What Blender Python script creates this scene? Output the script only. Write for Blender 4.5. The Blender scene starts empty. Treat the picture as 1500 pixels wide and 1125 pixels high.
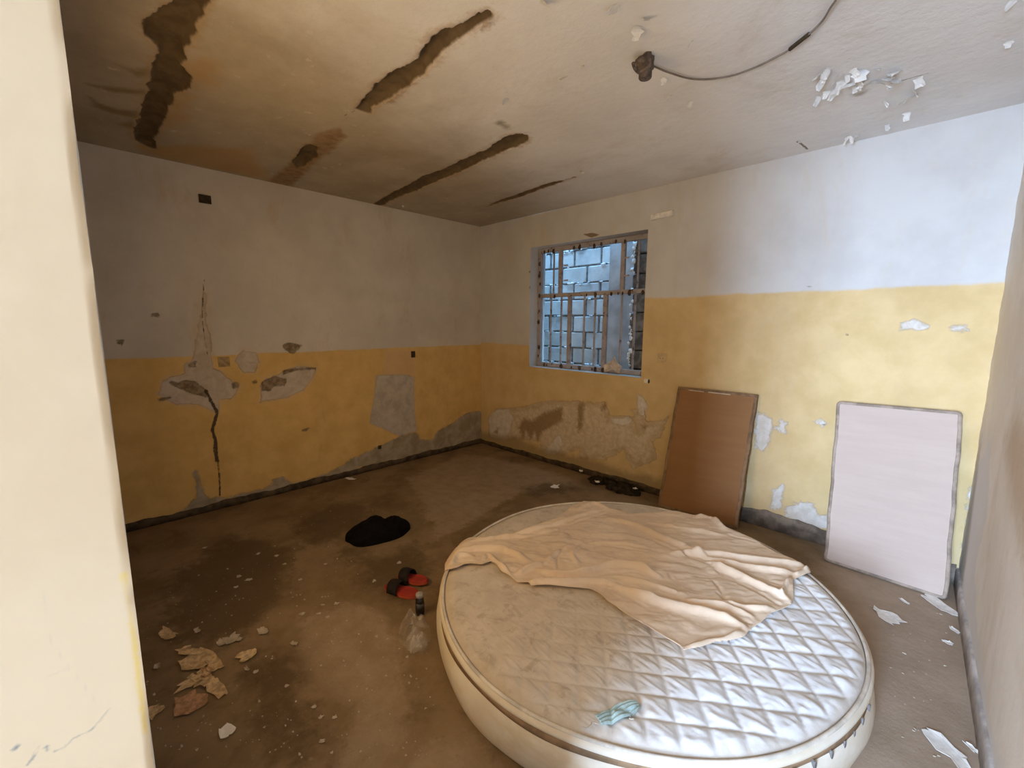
import bpy, math, random
import numpy as np
from mathutils import Matrix, Vector
random.seed(7)
rng = np.random.RandomState(11)
scene = bpy.context.scene
COL = scene.collection
PI = math.pi

# ------------------------------------------------------------------ camera model
CF, YAW, PITCH, ROLL = 633.81, 0.780759, 0.140032, 0.0063466
CAM = np.array([4.43903, -3.878217, 1.659605])
H, W, ANG = 2.9, 4.6605, 0.03578
F_ = np.array([-math.sin(YAW)*math.cos(PITCH), math.cos(YAW)*math.cos(PITCH), -math.sin(PITCH)])
R_ = np.array([math.cos(YAW), math.sin(YAW), 0.0])
U_ = np.cross(R_, F_)
R2 = R_*math.cos(ROLL) + U_*math.sin(ROLL)
U2 = -R_*math.sin(ROLL) + U_*math.cos(ROLL)

def hit(pts, n, c):
    """photo points -> points on the plane n.x = c"""
    uv = np.atleast_2d(np.asarray(pts, float))
    d = F_ + ((uv[:, :1]-750)/CF)*R2 - ((uv[:, 1:2]-562.5)/CF)*U2
    n = np.array(n, float)
    t = (c - CAM@n)/(d@n)
    return CAM + t[:, None]*d
def Z(x0, y0, s):
    return lambda *pts: [(x0+a/s, y0+b/s) for a, b in pts]
RW_D = np.array([math.sin(ANG), -math.cos(ANG), 0.0])     # along the right wall, away from the window wall
RW_N = np.array([-math.cos(ANG), -math.sin(ANG), 0.0])
def onL(p): return hit(p, (1, 0, 0), 0)[:, 1:3]
def onB(p): return hit(p, (0, 1, 0), 0)[:, [0, 2]]
def onC(p): return hit(p, (0, 0, 1), H)[:, :2]
def onF(p, z=0.0): return hit(p, (0, 0, 1), z)[:, :2]
def onR(p):
    w = np.array([W, 0, 0]); q = hit(p, RW_N, w@RW_N) - w
    return np.stack([q@RW_D, q[:, 2]], 1)

# ------------------------------------------------------------------ numpy helpers
def vnoise(x, y, seed=0):
    r = np.random.RandomState(seed); T = r.rand(64, 64)
    xi = np.floor(x).astype(int); yi = np.floor(y).astype(int)
    fx = x-xi; fy = y-yi
    fx = fx*fx*(3-2*fx); fy = fy*fy*(3-2*fy)
    a = T[xi % 64, yi % 64]; b = T[(xi+1) % 64, yi % 64]
    c = T[xi % 64, (yi+1) % 64]; d = T[(xi+1) % 64, (yi+1) % 64]
    return a*(1-fx)*(1-fy)+b*fx*(1-fy)+c*(1-fx)*fy+d*fx*fy
def fbm(x, y, sc, octv=4, seed=0):
    s = 0; a = .5
    for k in range(octv):
        s = s + a*(vnoise(x*sc, y*sc, seed+k)-.5); a *= .5; sc *= 2.03
    return s*2
def seg_d(X, Y, a, b):
    vx, vy = b[0]-a[0], b[1]-a[1]
    L2 = vx*vx+vy*vy+1e-12
    t = np.clip(((X-a[0])*vx+(Y-a[1])*vy)/L2, 0, 1)
    return np.hypot(X-a[0]-t*vx, Y-a[1]-t*vy), t
def line_d(X, Y, pts):
    d = np.full(X.shape, 9.0)
    for a, b in zip(pts[:-1], pts[1:]):
        d = np.minimum(d, seg_d(X, Y, a, b)[0])
    return d
def poly_sd(X, Y, pts):
    pts = [tuple(p) for p in pts]
    d = line_d(X, Y, pts+[pts[0]]); ins = np.zeros(X.shape, bool)
    for (ax, ay), (bx, by) in zip(pts, pts[1:]+pts[:1]):
        if ay == by: continue
        c = ((ay > Y) != (by > Y)) & (X < (bx-ax)*(Y-ay)/(by-ay)+ax)
        ins ^= c
    return np.where(ins, -d, d)
def union(X, Y, polys):
    d = np.full(X.shape, 9.0)
    for p in polys: d = np.minimum(d, poly_sd(X, Y, p))
    return np.clip(d, -.5, .5)

# ------------------------------------------------------------------ object helpers
def link(o): COL.objects.link(o); return o
def wloc(o):
    v = Vector((0, 0, 0))
    while o is not None:
        v = v + o.location; o = o.parent
    return v
def mesh(name, verts, faces, mats, parent=None, smooth=True, attrs=None, mi=None, kind=None):
    v = np.asarray(verts, float).reshape(-1, 3)
    if parent is not None: v = v - np.array(wloc(parent))
    me = bpy.data.meshes.new(name)
    if isinstance(faces, np.ndarray) and faces.ndim == 2:
        n, k = faces.shape
        me.vertices.add(len(v)); me.vertices.foreach_set('co', v.ravel())
        me.loops.add(n*k); me.loops.foreach_set('vertex_index', faces.ravel().astype(np.int32))
        me.polygons.add(n)
        me.polygons.foreach_set('loop_start', np.arange(0, n*k, k, dtype=np.int32))
        me.update(calc_edges=True); me.validate()
    else:
        me.from_pydata([tuple(p) for p in v], [], [tuple(f) for f in faces]); me.update()
    for m in (mats if isinstance(mats, (list, tuple)) else [mats]): me.materials.append(m)
    if smooth: me.polygons.foreach_set('use_smooth', [True]*len(me.polygons))
    if mi is not None: me.polygons.foreach_set('material_index', mi)
    for k, a in (attrs or {}).items():
        at = me.attributes.new(k, 'FLOAT', 'POINT'); at.data.foreach_set('value', np.asarray(a, np.float32).ravel())
    o = link(bpy.data.objects.new(name, me))
    if parent is not None: o.parent = parent
    if kind: o['kind'] = kind
    return o
def tag(o, label, cat, group=None):
    o['label'] = label; o['category'] = cat
    if group: o['group'] = group
    return o
def thing(name, label, cat, loc, group=None):
    o = link(bpy.data.objects.new(name, None)); o.empty_display_size = .1
    o.location = loc
    return tag(o, label, cat, group)
def quads(nu, nv, flip=False, keep=None):
    i, j = np.meshgrid(np.arange(nu), np.arange(nv), indexing='ij')
    a = i*(nv+1)+j
    q = np.stack([a, a+nv+1, a+nv+2, a+1], -1).reshape(-1, 4)
    if keep is not None: q = q[keep.reshape(-1)]
    return q[:, ::-1].copy() if flip else q
def grid2(u0, u1, v0, v1, step):
    nu = max(1, int(round((u1-u0)/step))); nv = max(1, int(round((v1-v0)/step)))
    u = np.linspace(u0, u1, nu+1); v = np.linspace(v0, v1, nv+1)
    A, B = np.meshgrid(u, v, indexing='ij')
    return A, B, nu, nv
class MB:
    def __init__(s): s.v = []; s.f = []
    def add(s, v, f):
        n = len(s.v); s.v += [tuple(p) for p in v]; s.f += [tuple(i+n for i in q) for q in f]; return s
    def box(s, a, b):
        (x0, y0, z0), (x1, y1, z1) = a, b
        return s.add([(x0,y0,z0),(x1,y0,z0),(x1,y1,z0),(x0,y1,z0),(x0,y0,z1),(x1,y0,z1),(x1,y1,z1),(x0,y1,z1)],
              [(0,3,2,1),(4,5,6,7),(0,1,5,4),(1,2,6,5),(2,3,7,6),(3,0,4,7)])
    def cbox(s, a, b, c=.003):
        """box with chamfered vertical and front edges: two stacked outlines"""
        (x0, y0, z0), (x1, y1, z1) = a, b
        vs = []; fs = []
        for z, i in ((z0, c), (z0+c, 0), (z1-c, 0), (z1, c)):
            for x, y in ((x0+i+c,y0+i),(x1-i-c,y0+i),(x1-i,y0+i+c),(x1-i,y1-i-c),(x1-i-c,y1-i),(x0+i+c,y1-i),(x0+i,y1-i-c),(x0+i,y0+i+c)): vs.append((x, y, z))
        for k in range(3):
            for i in range(8):
                j = (i+1) % 8; fs.append((k*8+i, k*8+j, k*8+8+j, k*8+8+i))
        fs += [tuple(range(7, -1, -1)), tuple(range(24, 32))]
        return s.add(vs, fs)
    def tube(s, pts, r, n=8, cap=True):
        pts = [Vector(p) for p in pts]; rs = r if isinstance(r, (list, tuple)) else [r]*len(pts)
        vs = []; up = Vector((0.13, .37, .92)).normalized()
        for k, p in enumerate(pts):
            t = (pts[min(k+1, len(pts)-1)]-pts[max(k-1, 0)]).normalized()
            a = t.cross(up)
            if a.length < .05: a = t.cross(Vector((1, 0, 0)))
            a.normalize(); b = t.cross(a)
            up = -b if -b.dot(up) > 0 else b
            for i in range(n):
                th = 2*PI*i/n; vs.append(p+(a*math.cos(th)+b*math.sin(th))*rs[k])
        fs = [(k*n+i, k*n+(i+1) % n, (k+1)*n+(i+1) % n, (k+1)*n+i) for k in range(len(pts)-1) for i in range(n)]
        if cap: fs += [tuple(range(n-1, -1, -1)), tuple(range((len(pts)-1)*n, len(pts)*n))]
        return s.add(vs, fs)
    def lathe(s, prof, c=(0, 0, 0), n=20):
        vs = [(c[0]+r*math.cos(2*PI*i/n), c[1]+r*math.sin(2*PI*i/n), c[2]+z) for r, z in prof for i in range(n)]
        fs = [(k*n+i, k*n+(i+1) % n, (k+1)*n+(i+1) % n, (k+1)*n+i) for k in range(len(prof)-1) for i in range(n)]
        fs += [tuple(range(n-1, -1, -1)), tuple(range((len(prof)-1)*n, len(prof)*n))]
        return s.add(vs, fs)
    def build(s, name, m, parent=None, smooth=False, kind=None):
        return mesh(name, s.v, s.f, m, parent, smooth, kind=kind)
def smooth_path(pts, n=8):
    P = [np.array(p, float) for p in pts]; P = [2*P[0]-P[1]]+P+[2*P[-1]-P[-2]]
    out = []
    for i in range(1, len(P)-2):
        for k in range(n):
            t = k/n
            out.append(.5*((2*P[i])+(-P[i-1]+P[i+1])*t+(2*P[i-1]-5*P[i]+4*P[i+1]-P[i+2])*t*t+(-P[i-1]+3*P[i]-3*P[i+1]+P[i+2])*t**3))
    out.append(P[-2]); return out

# ------------------------------------------------------------------ materials
class Mat:
    def __init__(s, name, rough=.9, spec=.25):
        s.m = bpy.data.materials.new(name); s.m.use_nodes = True
        s.t = s.m.node_tree; s.bsdf = s.t.nodes['Principled BSDF']
        s.bsdf.inputs['Roughness'].default_value = rough
        s.bsdf.inputs['Specular IOR Level'].default_value = spec
        s.co = s.t.nodes.new('ShaderNodeTexCoord').outputs['Object']
        s.height = None
    def set(s, inp, v):
        if hasattr(v, 'is_linked'): s.t.links.new(v, inp)
        elif isinstance(v, (tuple, list)): inp.default_value = tuple(v)+((1,) if len(v) == 3 and inp.type == 'RGBA' else ())
        else: inp.default_value = v
    def noise(s, scale, detail=4, rough=.6, dist=0.0, stretch=None):
        n = s.t.nodes.new('ShaderNodeTexNoise'); co = s.co
        if stretch:
            mp = s.t.nodes.new('ShaderNodeMapping'); mp.inputs['Scale'].default_value = stretch
            s.t.links.new(co, mp.inputs['Vector']); co = mp.outputs['Vector']
        s.t.links.new(co, n.inputs['Vector'])
        n.inputs['Scale'].default_value = scale; n.inputs['Detail'].default_value = detail
        n.inputs['Roughness'].default_value = rough; n.inputs['Distortion'].default_value = dist
        return n.outputs['Fac']
    def attr(s, name):
        n = s.t.nodes.new('ShaderNodeAttribute'); n.attribute_name = name; return n.outputs['Fac']
    def math(s, op, a, b=0.0):
        n = s.t.nodes.new('ShaderNodeMath'); n.operation = op; s.set(n.inputs[0], a); s.set(n.inputs[1], b); return n.outputs[0]
    def ramp(s, v, a, b, to0=0.0, to1=1.0):
        n = s.t.nodes.new('ShaderNodeMapRange'); n.interpolation_type = 'SMOOTHSTEP'
        s.set(n.inputs[0], v)
        for k, x in zip((1, 2, 3, 4), (a, b, to0, to1)): n.inputs[k].default_value = x
        return n.outputs[0]
    def mix(s, f, a, b):
        n = s.t.nodes.new('ShaderNodeMix'); n.data_type = 'RGBA'
        s.set(n.inputs[0], f); s.set(n.inputs[6], a); s.set(n.inputs[7], b); return n.outputs[2]
    def addh(s, v, k):
        h = s.math('MULTIPLY', v, k)
        s.height = h if s.height is None else s.math('ADD', s.height, h)
    def done(s, col, bump=1.0, dist=.01):
        s.set(s.bsdf.inputs['Base Color'], col)
        if s.height is not None:
            b = s.t.nodes.new('ShaderNodeBump'); b.inputs['Strength'].default_value = bump; b.inputs['Distance'].default_value = dist
            s.t.links.new(s.height, b.inputs['Height']); s.t.links.new(b.outputs[0], s.bsdf.inputs['Normal'])
        return s.m
    def layer(s, col, attr, color, scale=12, amp=.03, soft=.004, off=0.0, k=1.0, h=0.0):
        """colour where the signed distance `attr` (+noise) is below `off`"""
        v = s.math('ADD', s.attr(attr), s.math('ADD', s.math('MULTIPLY', s.math('SUBTRACT', s.noise(scale, 8, .72, .4), .5), amp*2.4), s.math('MULTIPLY', s.math('SUBTRACT', s.noise(scale*3.7, 6, .7), .5), amp*1.1)))
        f = s.ramp(v, off+soft, off-soft, 0, k)
        if h: s.addh(f, h)
        return s.mix(f, col, color)
    def mottle(s, a, b, scale, lo=.35, hi=.65, detail=5, dist=0.0, stretch=None):
        return s.mix(s.ramp(s.noise(scale, detail, .62, dist, stretch), lo, hi), a, b)
def simple(name, c, rough=.8, spec=.3, scale=14, var=.25, bump=.0, bscale=60, metal=0.0):
    M = Mat(name, rough, spec); c = np.array(c)
    col = M.mottle(tuple(c*(1-var)), tuple(np.minimum(c*(1+var*.6), 1)), scale)
    if bump: M.addh(M.noise(bscale, 5), 1.0)
    M.bsdf.inputs['Metallic'].default_value = metal
    return M.done(col, bump, .004)

WHITE = (.66, .61, .55); YELLOW = (.70, .47, .19)

# ------------------------------------------------------------------ left wall
z4 = Z(100, 375, 3.75); z5 = Z(450, 375, 3.75); zl = Z(200, 640, 4.6875)
A, B, nu, nv = grid2(-4.1, 0, 0, H, .0125)
cem = [onL(z4((745,200),(725,340),(700,480),(690,560),(640,600),(640,650),(560,665),(510,700),(500,760),(540,790),(600,815),(720,815),(790,850),(825,860),(830,790),(900,785),(940,720),(900,690),(840,640),(795,620),(785,540),(775,430),(750,340),(760,200))),
       onL(z4((920,570),(960,520),(1030,530),(1050,580),(1020,640),(960,640))),
       onL(z4((1060,720),(1070,680),(1140,660),(1180,640),(1250,605),(1360,620),(1340,680),(1290,740),(1210,775),(1060,800)))]
panel = [onL(z5((380,655),(535,652),(585,665),(590,850),(600,960),(510,990),(440,955),(345,920),(355,850),(370,780)))]
damp = [onL(z5((225,1125),(300,1090),(440,1025),(520,985),(600,965),(625,1010),(690,1010),(720,960),(800,915),(870,860),(960,850),(960,1040),(560,1160),(225,1160))),
        onL(zl((0,600),(60,565),(200,545),(320,510),(365,460),(410,420),(405,330),(375,240),(420,225),(445,340),(500,430),(560,405),(620,420),(700,390),(800,380),(880,345),(910,330),(950,290),(1010,275),(1070,320),(1200,285),(1400,210),(1500,130),(1540,260),(900,420),(300,570),(0,640)))]
hole = [onL(z4((560,690),(600,700),(640,685),(700,695),(750,730),(760,775),(700,760),(640,740),(590,720))),
        onL(z4((1065,740),(1065,690),(1140,660),(1200,680),(1190,710),(1130,715),(1110,740))),
        onL(z4((1175,490),(1200,475),(1285,490),(1230,540),(1190,510))),
        onL(z4((660,590),(700,580),(705,610),(660,612))), onL(z4((900,690),(940,700),(935,725),(905,725))),
        onL(z4((460,318),(495,318),(495,330),(460,330))), onL(z4((1285,955),(1325,945),(1320,953),(1290,962))),
        onL(z4((262,462),(298,462),(295,490),(270,485))), onL(z4((1010,690),(1035,682),(1040,703),(1015,703))),
        onL(z4((1180,625),(1360,612),(1360,622),(1250,628),(1180,650))), onL(z4((490,785),(565,775),(540,790),(500,797)))]
crack = np.minimum(line_d(A, B, onL(z4((755,740),(780,790),(820,860),(800,920),(790,960),(808,1010),(815,1125)))+0)-.011,
                   line_d(A, B, onL(zl((540,0),(530,100),(560,165),(570,290),(572,400))))-.006)
crack = np.minimum(crack, line_d(A, B, onL([(299,410),(297,440),(296,470),(304,520)]))-.002)
pink = [onL(z5((430,515),(565,515),(590,560),(590,660),(540,655),(415,655)))]
M = Mat('left_wall_paint', .92)
c = M.mottle((.55,.49,.41), (.63,.57,.48), 1.6)
c = M.mix(M.ramp(M.noise(7, 8, .75), .52, .78, 0, .4), c, (.45,.36,.26))
c = M.mix(M.ramp(M.noise(60, 4, .6), .62, .8, 0, .3), c, (.40,.32,.22))
c = M.layer(c, 'dado', M.mottle((.60,.38,.125), (.72,.475,.175), 5, .3, .7, 7), 9, .010, .008)
c = M.mix(M.ramp(M.noise(3.0, 6, .7, .4, (1, 1, .4)), .56, .72, 0, .4), c, (.47,.31,.13))
c = M.layer(c, 'pink', (.62,.40,.22), 14, .02, .02, k=.6)
c = M.layer(c, 'cement', (.60,.44,.26), 9, .05, .03, off=.02, k=.5)
c = M.layer(c, 'cement', M.mottle((.46,.37,.27), (.60,.51,.41), 11, .3, .7, 8, .5), 11, .035, .006, h=-.4)
c = M.layer(c, 'panel', (.56,.40,.22), 14, .02, .01, off=.012, k=.6)
c = M.layer(c, 'panel', M.mottle((.40,.34,.26), (.55,.48,.39), 9, .3, .7, 8, .4), 14, .016, .005, h=-.5)
c = M.layer(c, 'damp', M.mottle((.27,.215,.14), (.42,.35,.25), 8, .3, .7, 8, .5), 9, .04, .012, h=-.3)
c = M.layer(c, 'hole', M.mottle((.17,.115,.065), (.33,.25,.16), 22, .35, .65), 16, .022, .008, h=-1.0)
c = M.layer(c, 'crack', (.10,.07,.04), 30, .012, .003, h=-1.0)
M.addh(M.noise(40, 5), .12)
m_left = M.done(c, .8, .012)
wig = .012*fbm(A, B, 3, 3, 5)
mesh('wall_left', np.stack([np.zeros_like(A), A, B], -1), quads(nu, nv), m_left, kind='structure', attrs={
    'dado': np.clip(B-1.37+wig, -.5, .5), 'cement': union(A, B, cem), 'panel': union(A, B, panel), 'damp': union(A, B, damp),
    'hole': union(A, B, hole), 'crack': np.clip(crack, -.5, .5), 'pink': union(A, B, pink)})

# ------------------------------------------------------------------ back wall with the window opening
WX0, WX1, WZ0, WZ1, WD = .89, 2.375, 1.135, 2.535, .13
z7 = Z(680, 500, 3.0); zb = Z(920, 540, 4.6875); z8 = Z(1100, 375, 3.75)
us = np.concatenate([np.linspace(-.005, WX0, 72), np.linspace(WX0, WX1, 120)[1:], np.linspace(WX1, W+.01, 184)[1:]])
vs = np.concatenate([np.linspace(0, WZ0, 92), np.linspace(WZ0, WZ1, 112)[1:], np.linspace(WZ1, H, 30)[1:]])
A, B = np.meshgrid(us, vs, indexing='ij'); nu, nv = len(us)-1, len(vs)-1
cu = .5*(us[1:]+us[:-1])[:, None]; cv = .5*(vs[1:]+vs[:-1])[None]
keep = ~((cu > WX0) & (cu < WX1) & (cv > WZ0) & (cv < WZ1))
peel = [onB(z7((105,340),(140,300),(230,290),(290,280),(370,260),(500,265),(620,270),(640,330),(740,330),(760,390),(740,300),(790,290),(800,350),(880,350),(900,330),(860,420),(830,440),(850,520),(800,540),(740,560),(700,480),(620,520),(500,520),(510,470),(430,500),(380,500),(340,490),(330,440),(250,430),(180,440),(110,420)))]
pale = [onB(z7((108,340),(140,300),(200,295),(215,340),(200,400),(170,435),(115,420))),
        onB(z7((345,490),(380,450),(415,410),(440,450),(400,500))), onB(z7((640,340),(720,330),(745,350),(700,370),(650,360))),
        onB(zb((890,300),(930,310),(990,350),(985,430),(960,530),(920,560),(880,530),(870,430))),
        onB(zb((1015,410),(1050,350),(1085,370),(1090,450),(1060,440))),
        onB(zb((1090,950),(1180,905),(1260,940),(1300,1000),(1380,1000),(1380,1110),(1280,1085),(1180,1060),(1080,1020))),
        onB(zb((1280,370),(1320,355),(1370,385),(1330,390))), onB(zb((1000,830),(1060,800),(1050,960),(980,960))),
        onB(z8((825,370),(900,355),(975,385),(970,400),(830,405))), onB(z8((1110,388),(1190,380),(1190,405),(1110,405))),
        onB([(1421,720),(1436,690),(1440,760),(1408,840)]), onB(zb((60,180),(100,185),(130,260),(110,330),(60,270)))]
dirt = [onB(z7((240,380),(260,340),(300,350),(340,320),(430,290),(430,350),(340,400),(325,440),(310,400),(290,430),(270,390),(260,430))),
        onB(z7((500,280),(525,270),(520,380),(500,400))), onB(z7((600,290),(622,270),(620,300),(605,305))),
        onB(z7((780,370),(800,375),(790,395))), onB(z7((130,400),(150,380),(145,410)))]
marks = [onB([(853,343),(868,341),(880,344),(866,348)]), onB([(775,422),(778,415),(780,427)]), onB([(777,452),(781,449),(780,458)]),
         onB([(774,398),(777,396),(777,401)]), onB(z8((515,425),(540,428),(535,440),(520,436))), onB(zb((1285,360),(1340,382),(1370,380),(1345,392))),
         onB([(1180,418),(1190,420),(1186,422)])]
M = Mat('back_wall_paint', .92)
c = M.mottle((.55,.53,.51), (.625,.61,.59), 1.4)
c = M.mix(M.ramp(M.noise(2.0, 5, .65, .3, (1.6, 1, .35)), .54, .74, 0, .35), c, (.52,.45,.36))
c = M.layer(c, 'dado', M.mottle((.60,.43,.205), (.69,.515,.27), 4, .3, .7, 7), 7, .016, .014)
c = M.mix(M.ramp(M.noise(2.4, 8, .75, .5, (1, 1, .45)), .5, .75, 0, .45), c, (.60,.47,.30))
c = M.layer(c, 'peel', M.mottle((.46,.34,.20), (.62,.50,.34), 10, .3, .7, 8, .6), 12, .05, .008, h=-.4)
c = M.layer(c, 'peel', M.mottle((.54,.43,.29), (.70,.60,.46), 18, .35, .65, 8, .5), 16, .06, .02, off=-.05, k=.8, h=.2)
c = M.layer(c, 'pale', M.mottle((.58,.52,.44), (.72,.67,.61), 16, .3, .7, 8, .4), 10, .05, .012, h=-.4)
c = M.layer(c, 'dirt', (.26,.165,.08), 30, .05, .03, off=.002, k=.85)
c = M.layer(c, 'foot', (.30,.22,.12), 10, .05, .05, k=.75)
c = M.layer(c, 'marks', (.24,.17,.11), 40, .006, .004)
M.addh(M.noise(38, 5), .12)
m_back = M.done(c, .8, .012)
verts = np.stack([A, 0*A, B], -1).reshape(-1, 3)
q = quads(nu, nv, keep=keep)
n0 = len(verts)
rim = np.array([(x, y, z) for (x, z) in ((WX0,WZ0),(WX1,WZ0),(WX1,WZ1),(WX0,WZ1)) for y in (0, WD+.14)])
qr = np.array([(n0+2*i, n0+2*i+1, n0+2*((i+1) % 4)+1, n0+2*((i+1) % 4)) for i in range(4)])
pad = lambda a: np.concatenate([np.clip(a, -.5, .5).ravel(), np.full(8, .5)])
mesh('wall_back', np.concatenate([verts, rim]), np.concatenate([q, qr]), m_back, kind='structure', smooth=False, attrs={
    'dado': pad(B-np.where(A < 1.6, 1.39, 1.905)+.02*fbm(A, B, 2.2, 3, 9)), 'peel': pad(union(A, B, peel)), 'pale': pad(union(A, B, pale)),
    'dirt': pad(union(A, B, dirt)), 'marks': pad(union(A, B, marks)), 'foot': pad(B-.17+.06*fbm(A, B, 3, 3, 3)+np.clip(A-2.7, 0, .2))})

# ------------------------------------------------------------------ right wall
A, B, nu, nv = grid2(0, 4.25, 0, H, .02)
def rw(s, z, off=0.0):
    P = np.array([W, 0, 0]) + s[..., None]*RW_D + off[..., None]*RW_N if isinstance(off, np.ndarray) else np.array([W, 0, 0])+s[..., None]*RW_D
    P = P.copy(); P[..., 2] = z; return P
streak = [onR([(1472,640),(1490,610),(1510,640),(1510,900),(1490,760),(1476,700)]), onR([(1500,300),(1520,280),(1530,420),(1500,330)])]
grey = [onR([(1398,850),(1412,800),(1430,690),(1452,640),(1445,760),(1428,830),(1430,900),(1450,1060),(1470,1130),(1440,1130)])]
M = Mat('right_wall_paint', .93)
c = M.mottle((.76,.69,.60), (.83,.77,.69), 2.2)
c = M.mix(M.ramp(M.noise(3, 6, .7, .3, (1, 1, .3)), .5, .72, 0, .5), c, (.66,.56,.43))
c = M.layer(c, 'streak', (.56,.41,.26), 5, .10, .10, k=.7)
c = M.layer(c, 'grey', (.70,.68,.66), 10, .06, .03, k=.8)
M.addh(M.noise(7, 7, .6), .5)
m_right = M.done(c, .5, .012)
edge = np.clip(1-A/.06, 0, 1)*.006*(fbm(B*1.0, A, 9, 4, 2)+.3)
mesh('wall_right', rw(A, B, .0012*fbm(A, B, 2.5, 4, 8)+edge), quads(nu, nv, flip=False), m_right, kind='structure',
     attrs={'streak': union(A, B, streak), 'grey': union(A, B, grey)})

# ------------------------------------------------------------------ ceiling with real spalled channels
A, B, nu, nv = grid2(-.01, 4.85, -4.12, .01, .0125)
k1 = Z(0, 0, 3.0); k2 = Z(500, 0, 3.0); k6 = Z(1140, 60, 6.25)
gaps = [onC(k1((745,-120),(745,0),(715,40),(670,60),(630,110),(640,160),(690,200),(700,240),(665,280),(660,340),(650,410),(620,480),(590,560),(590,610),(640,640),(685,655),(680,600),(715,560),(745,470),(760,420),(840,390),(845,340),(800,290),(820,250),(800,210),(840,190),(870,100),(930,10),(985,-120))),
        onC(k2((65,480),(85,430),(130,400),(160,370),(230,320),(280,285),(340,265),(350,210),(400,165),(470,130),(520,110),(640,50),(660,70),(620,100),(550,150),(480,200),(430,250),(380,310),(300,370),(200,440),(140,470),(130,500),(90,490))),
        onC(k1((1280,715),(1320,660),(1360,630),(1400,650),(1395,690),(1340,730),(1300,740))),
        onC(k2((135,900),(200,860),(320,800),(350,780),(460,740),(560,690),(640,655),(720,600),(770,588),(825,595),(830,620),(780,640),(700,670),(600,720),(520,760),(440,790),(350,830),(250,865),(190,900),(150,908))),
        onC(k2((640,908),(690,882),(775,855),(900,810),(1030,778),(900,824),(780,870),(700,890)))]
rust = [onC(k1((1170,800),(1250,740),(1300,690),(1400,590),(1500,560),(1520,600),(1480,640),(1400,700),(1330,770),(1280,815))),
        onC(k2((590,135),(655,85),(668,105),(620,130))), onC(k2((200,450),(330,360),(290,395),(220,450)))]
ochre = [onC(k1((800,270),(900,260),(965,310),(920,390),(840,350))), onC(k1((740,440),(840,420),(800,530),(715,565))),
         onC(k1((600,640),(1100,650),(1180,790),(900,740),(640,680)))]
smear = [onC(k1((395,425),(430,450),(520,480),(610,490),(610,520),(500,497),(420,470))), onC(k1((390,370),(520,385),(640,395),(640,415),(500,405))),
         onC(k1((530,290),(600,310),(670,300),(660,340),(600,340))), onC(k1((520,545),(580,530),(600,570))), onC(k2((675,540),(700,530),(745,560),(725,567))),
         onC(k6((675,490),(760,470),(825,445),(770,490),(715,500)))]
hair = np.minimum(line_d(A, B, onC(k6((985,412),(1110,372),(1375,298))))-.004, line_d(A, B, onC(k2((0,512),(65,483))))-.003)
hair = np.minimum(hair, line_d(A, B, onC(k6((175,920),(215,945),(265,990))))-.008)
sd = union(A, B, gaps) + .022*fbm(A, B, 14, 4, 21)
depth = np.clip(-sd/.02, 0, 1)*np.clip((A-.02)/.06, 0, 1)*.032*(1+.35*fbm(A, B, 30, 3, 4))
sag = -.004*fbm(A, B, 1.7, 3, 33)
M = Mat('ceiling_plaster', .93)
c = M.mottle((.68,.65,.625), (.77,.75,.73), 1.1, detail=6)
c = M.layer(c, 'stained', M.mottle((.33,.265,.175), (.43,.355,.255), 2.5, .3, .7, 7), 1.3, .35, .6, k=.9)
c = M.mix(M.ramp(M.noise(1.7, 7, .7, .6), .52, .74, 0, .45), c, (.52,.43,.32))
c = M.mix(M.ramp(M.noise(9, 6, .7), .60, .72, 0, .5), c, (.68,.62,.55))
c = M.layer(c, 'ochre', (.45,.27,.10), 6, .08, .08, k=.65)
c = M.layer(c, 'smear', (.20,.15,.07), 12, .03, .03, k=.75)
c = M.layer(c, 'gap', (.40,.26,.13), 10, .06, .03, off=.015, k=.55)
c = M.layer(c, 'rust', M.mottle((.17,.085,.035), (.34,.20,.09), 14, .3, .7), 11, .05, .03, k=.75)
c = M.layer(c, 'gap', M.mottle((.10,.068,.038), (.15,.105,.06), 9), 40, .002, .006)
c = M.layer(c, 'hair', (.16,.12,.08), 40, .004, .002, k=.9)
M.addh(M.noise(18, 6, .65), .35)
m_ceil = M.done(c, .9, .012)
ceiling = mesh('ceiling', np.stack([A, B, H+depth+sag], -1), quads(nu, nv, flip=True), m_ceil, kind='structure', attrs={
    'stained': np.clip(A-2.0+.35*(B+2), -.9, .9), 'gap': np.clip(sd, -.5, .5), 'rust': union(A, B, rust), 'ochre': union(A, B, ochre), 'smear': union(A, B, smear), 'hair': np.clip(hair, -.5, .5)})

# ------------------------------------------------------------------ floor
A, B, nu, nv = grid2(-.01, 4.85, -4.3, .01, .0125)
light_p = [onF([(440,905),(500,885),(560,900),(585,930),(590,990),(600,1060),(560,1125),(500,1140),(520,1050),(450,970)]),
           onF([(600,700),(680,665),(720,670),(840,700),(830,715),(760,722),(700,760),(640,790),(620,740)]),
           onF([(640,1080),(700,1085),(740,1140),(640,1200),(560,1180),(600,1110)])]
dark_p = [onF([(250,850),(330,790),(430,800),(420,860),(360,930),(300,950),(240,920)]), onF([(765,715),(800,708),(850,715),(835,722),(780,725)]),
          onF([(380,960),(440,980),(470,1060),(440,1110),(380,1060)]), onF([(480,740),(560,735),(500,790),(450,800),(430,770)]),
          onF([(505,800),(560,815),(610,800),(630,840),(590,880),(540,860)])]
M = Mat('floor_concrete', .8, .3)
c = M.mottle((.18,.115,.055), (.28,.19,.105), 2.4, .3, .7, 7)
c = M.mix(M.ramp(M.noise(3.2, 8, .7, .5), .50, .66, 0, .75), c, (.15,.095,.048))
c = M.mix(M.ramp(M.noise(15, 6, .7), .62, .74, 0, .35), c, (.42,.34,.26))
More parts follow.
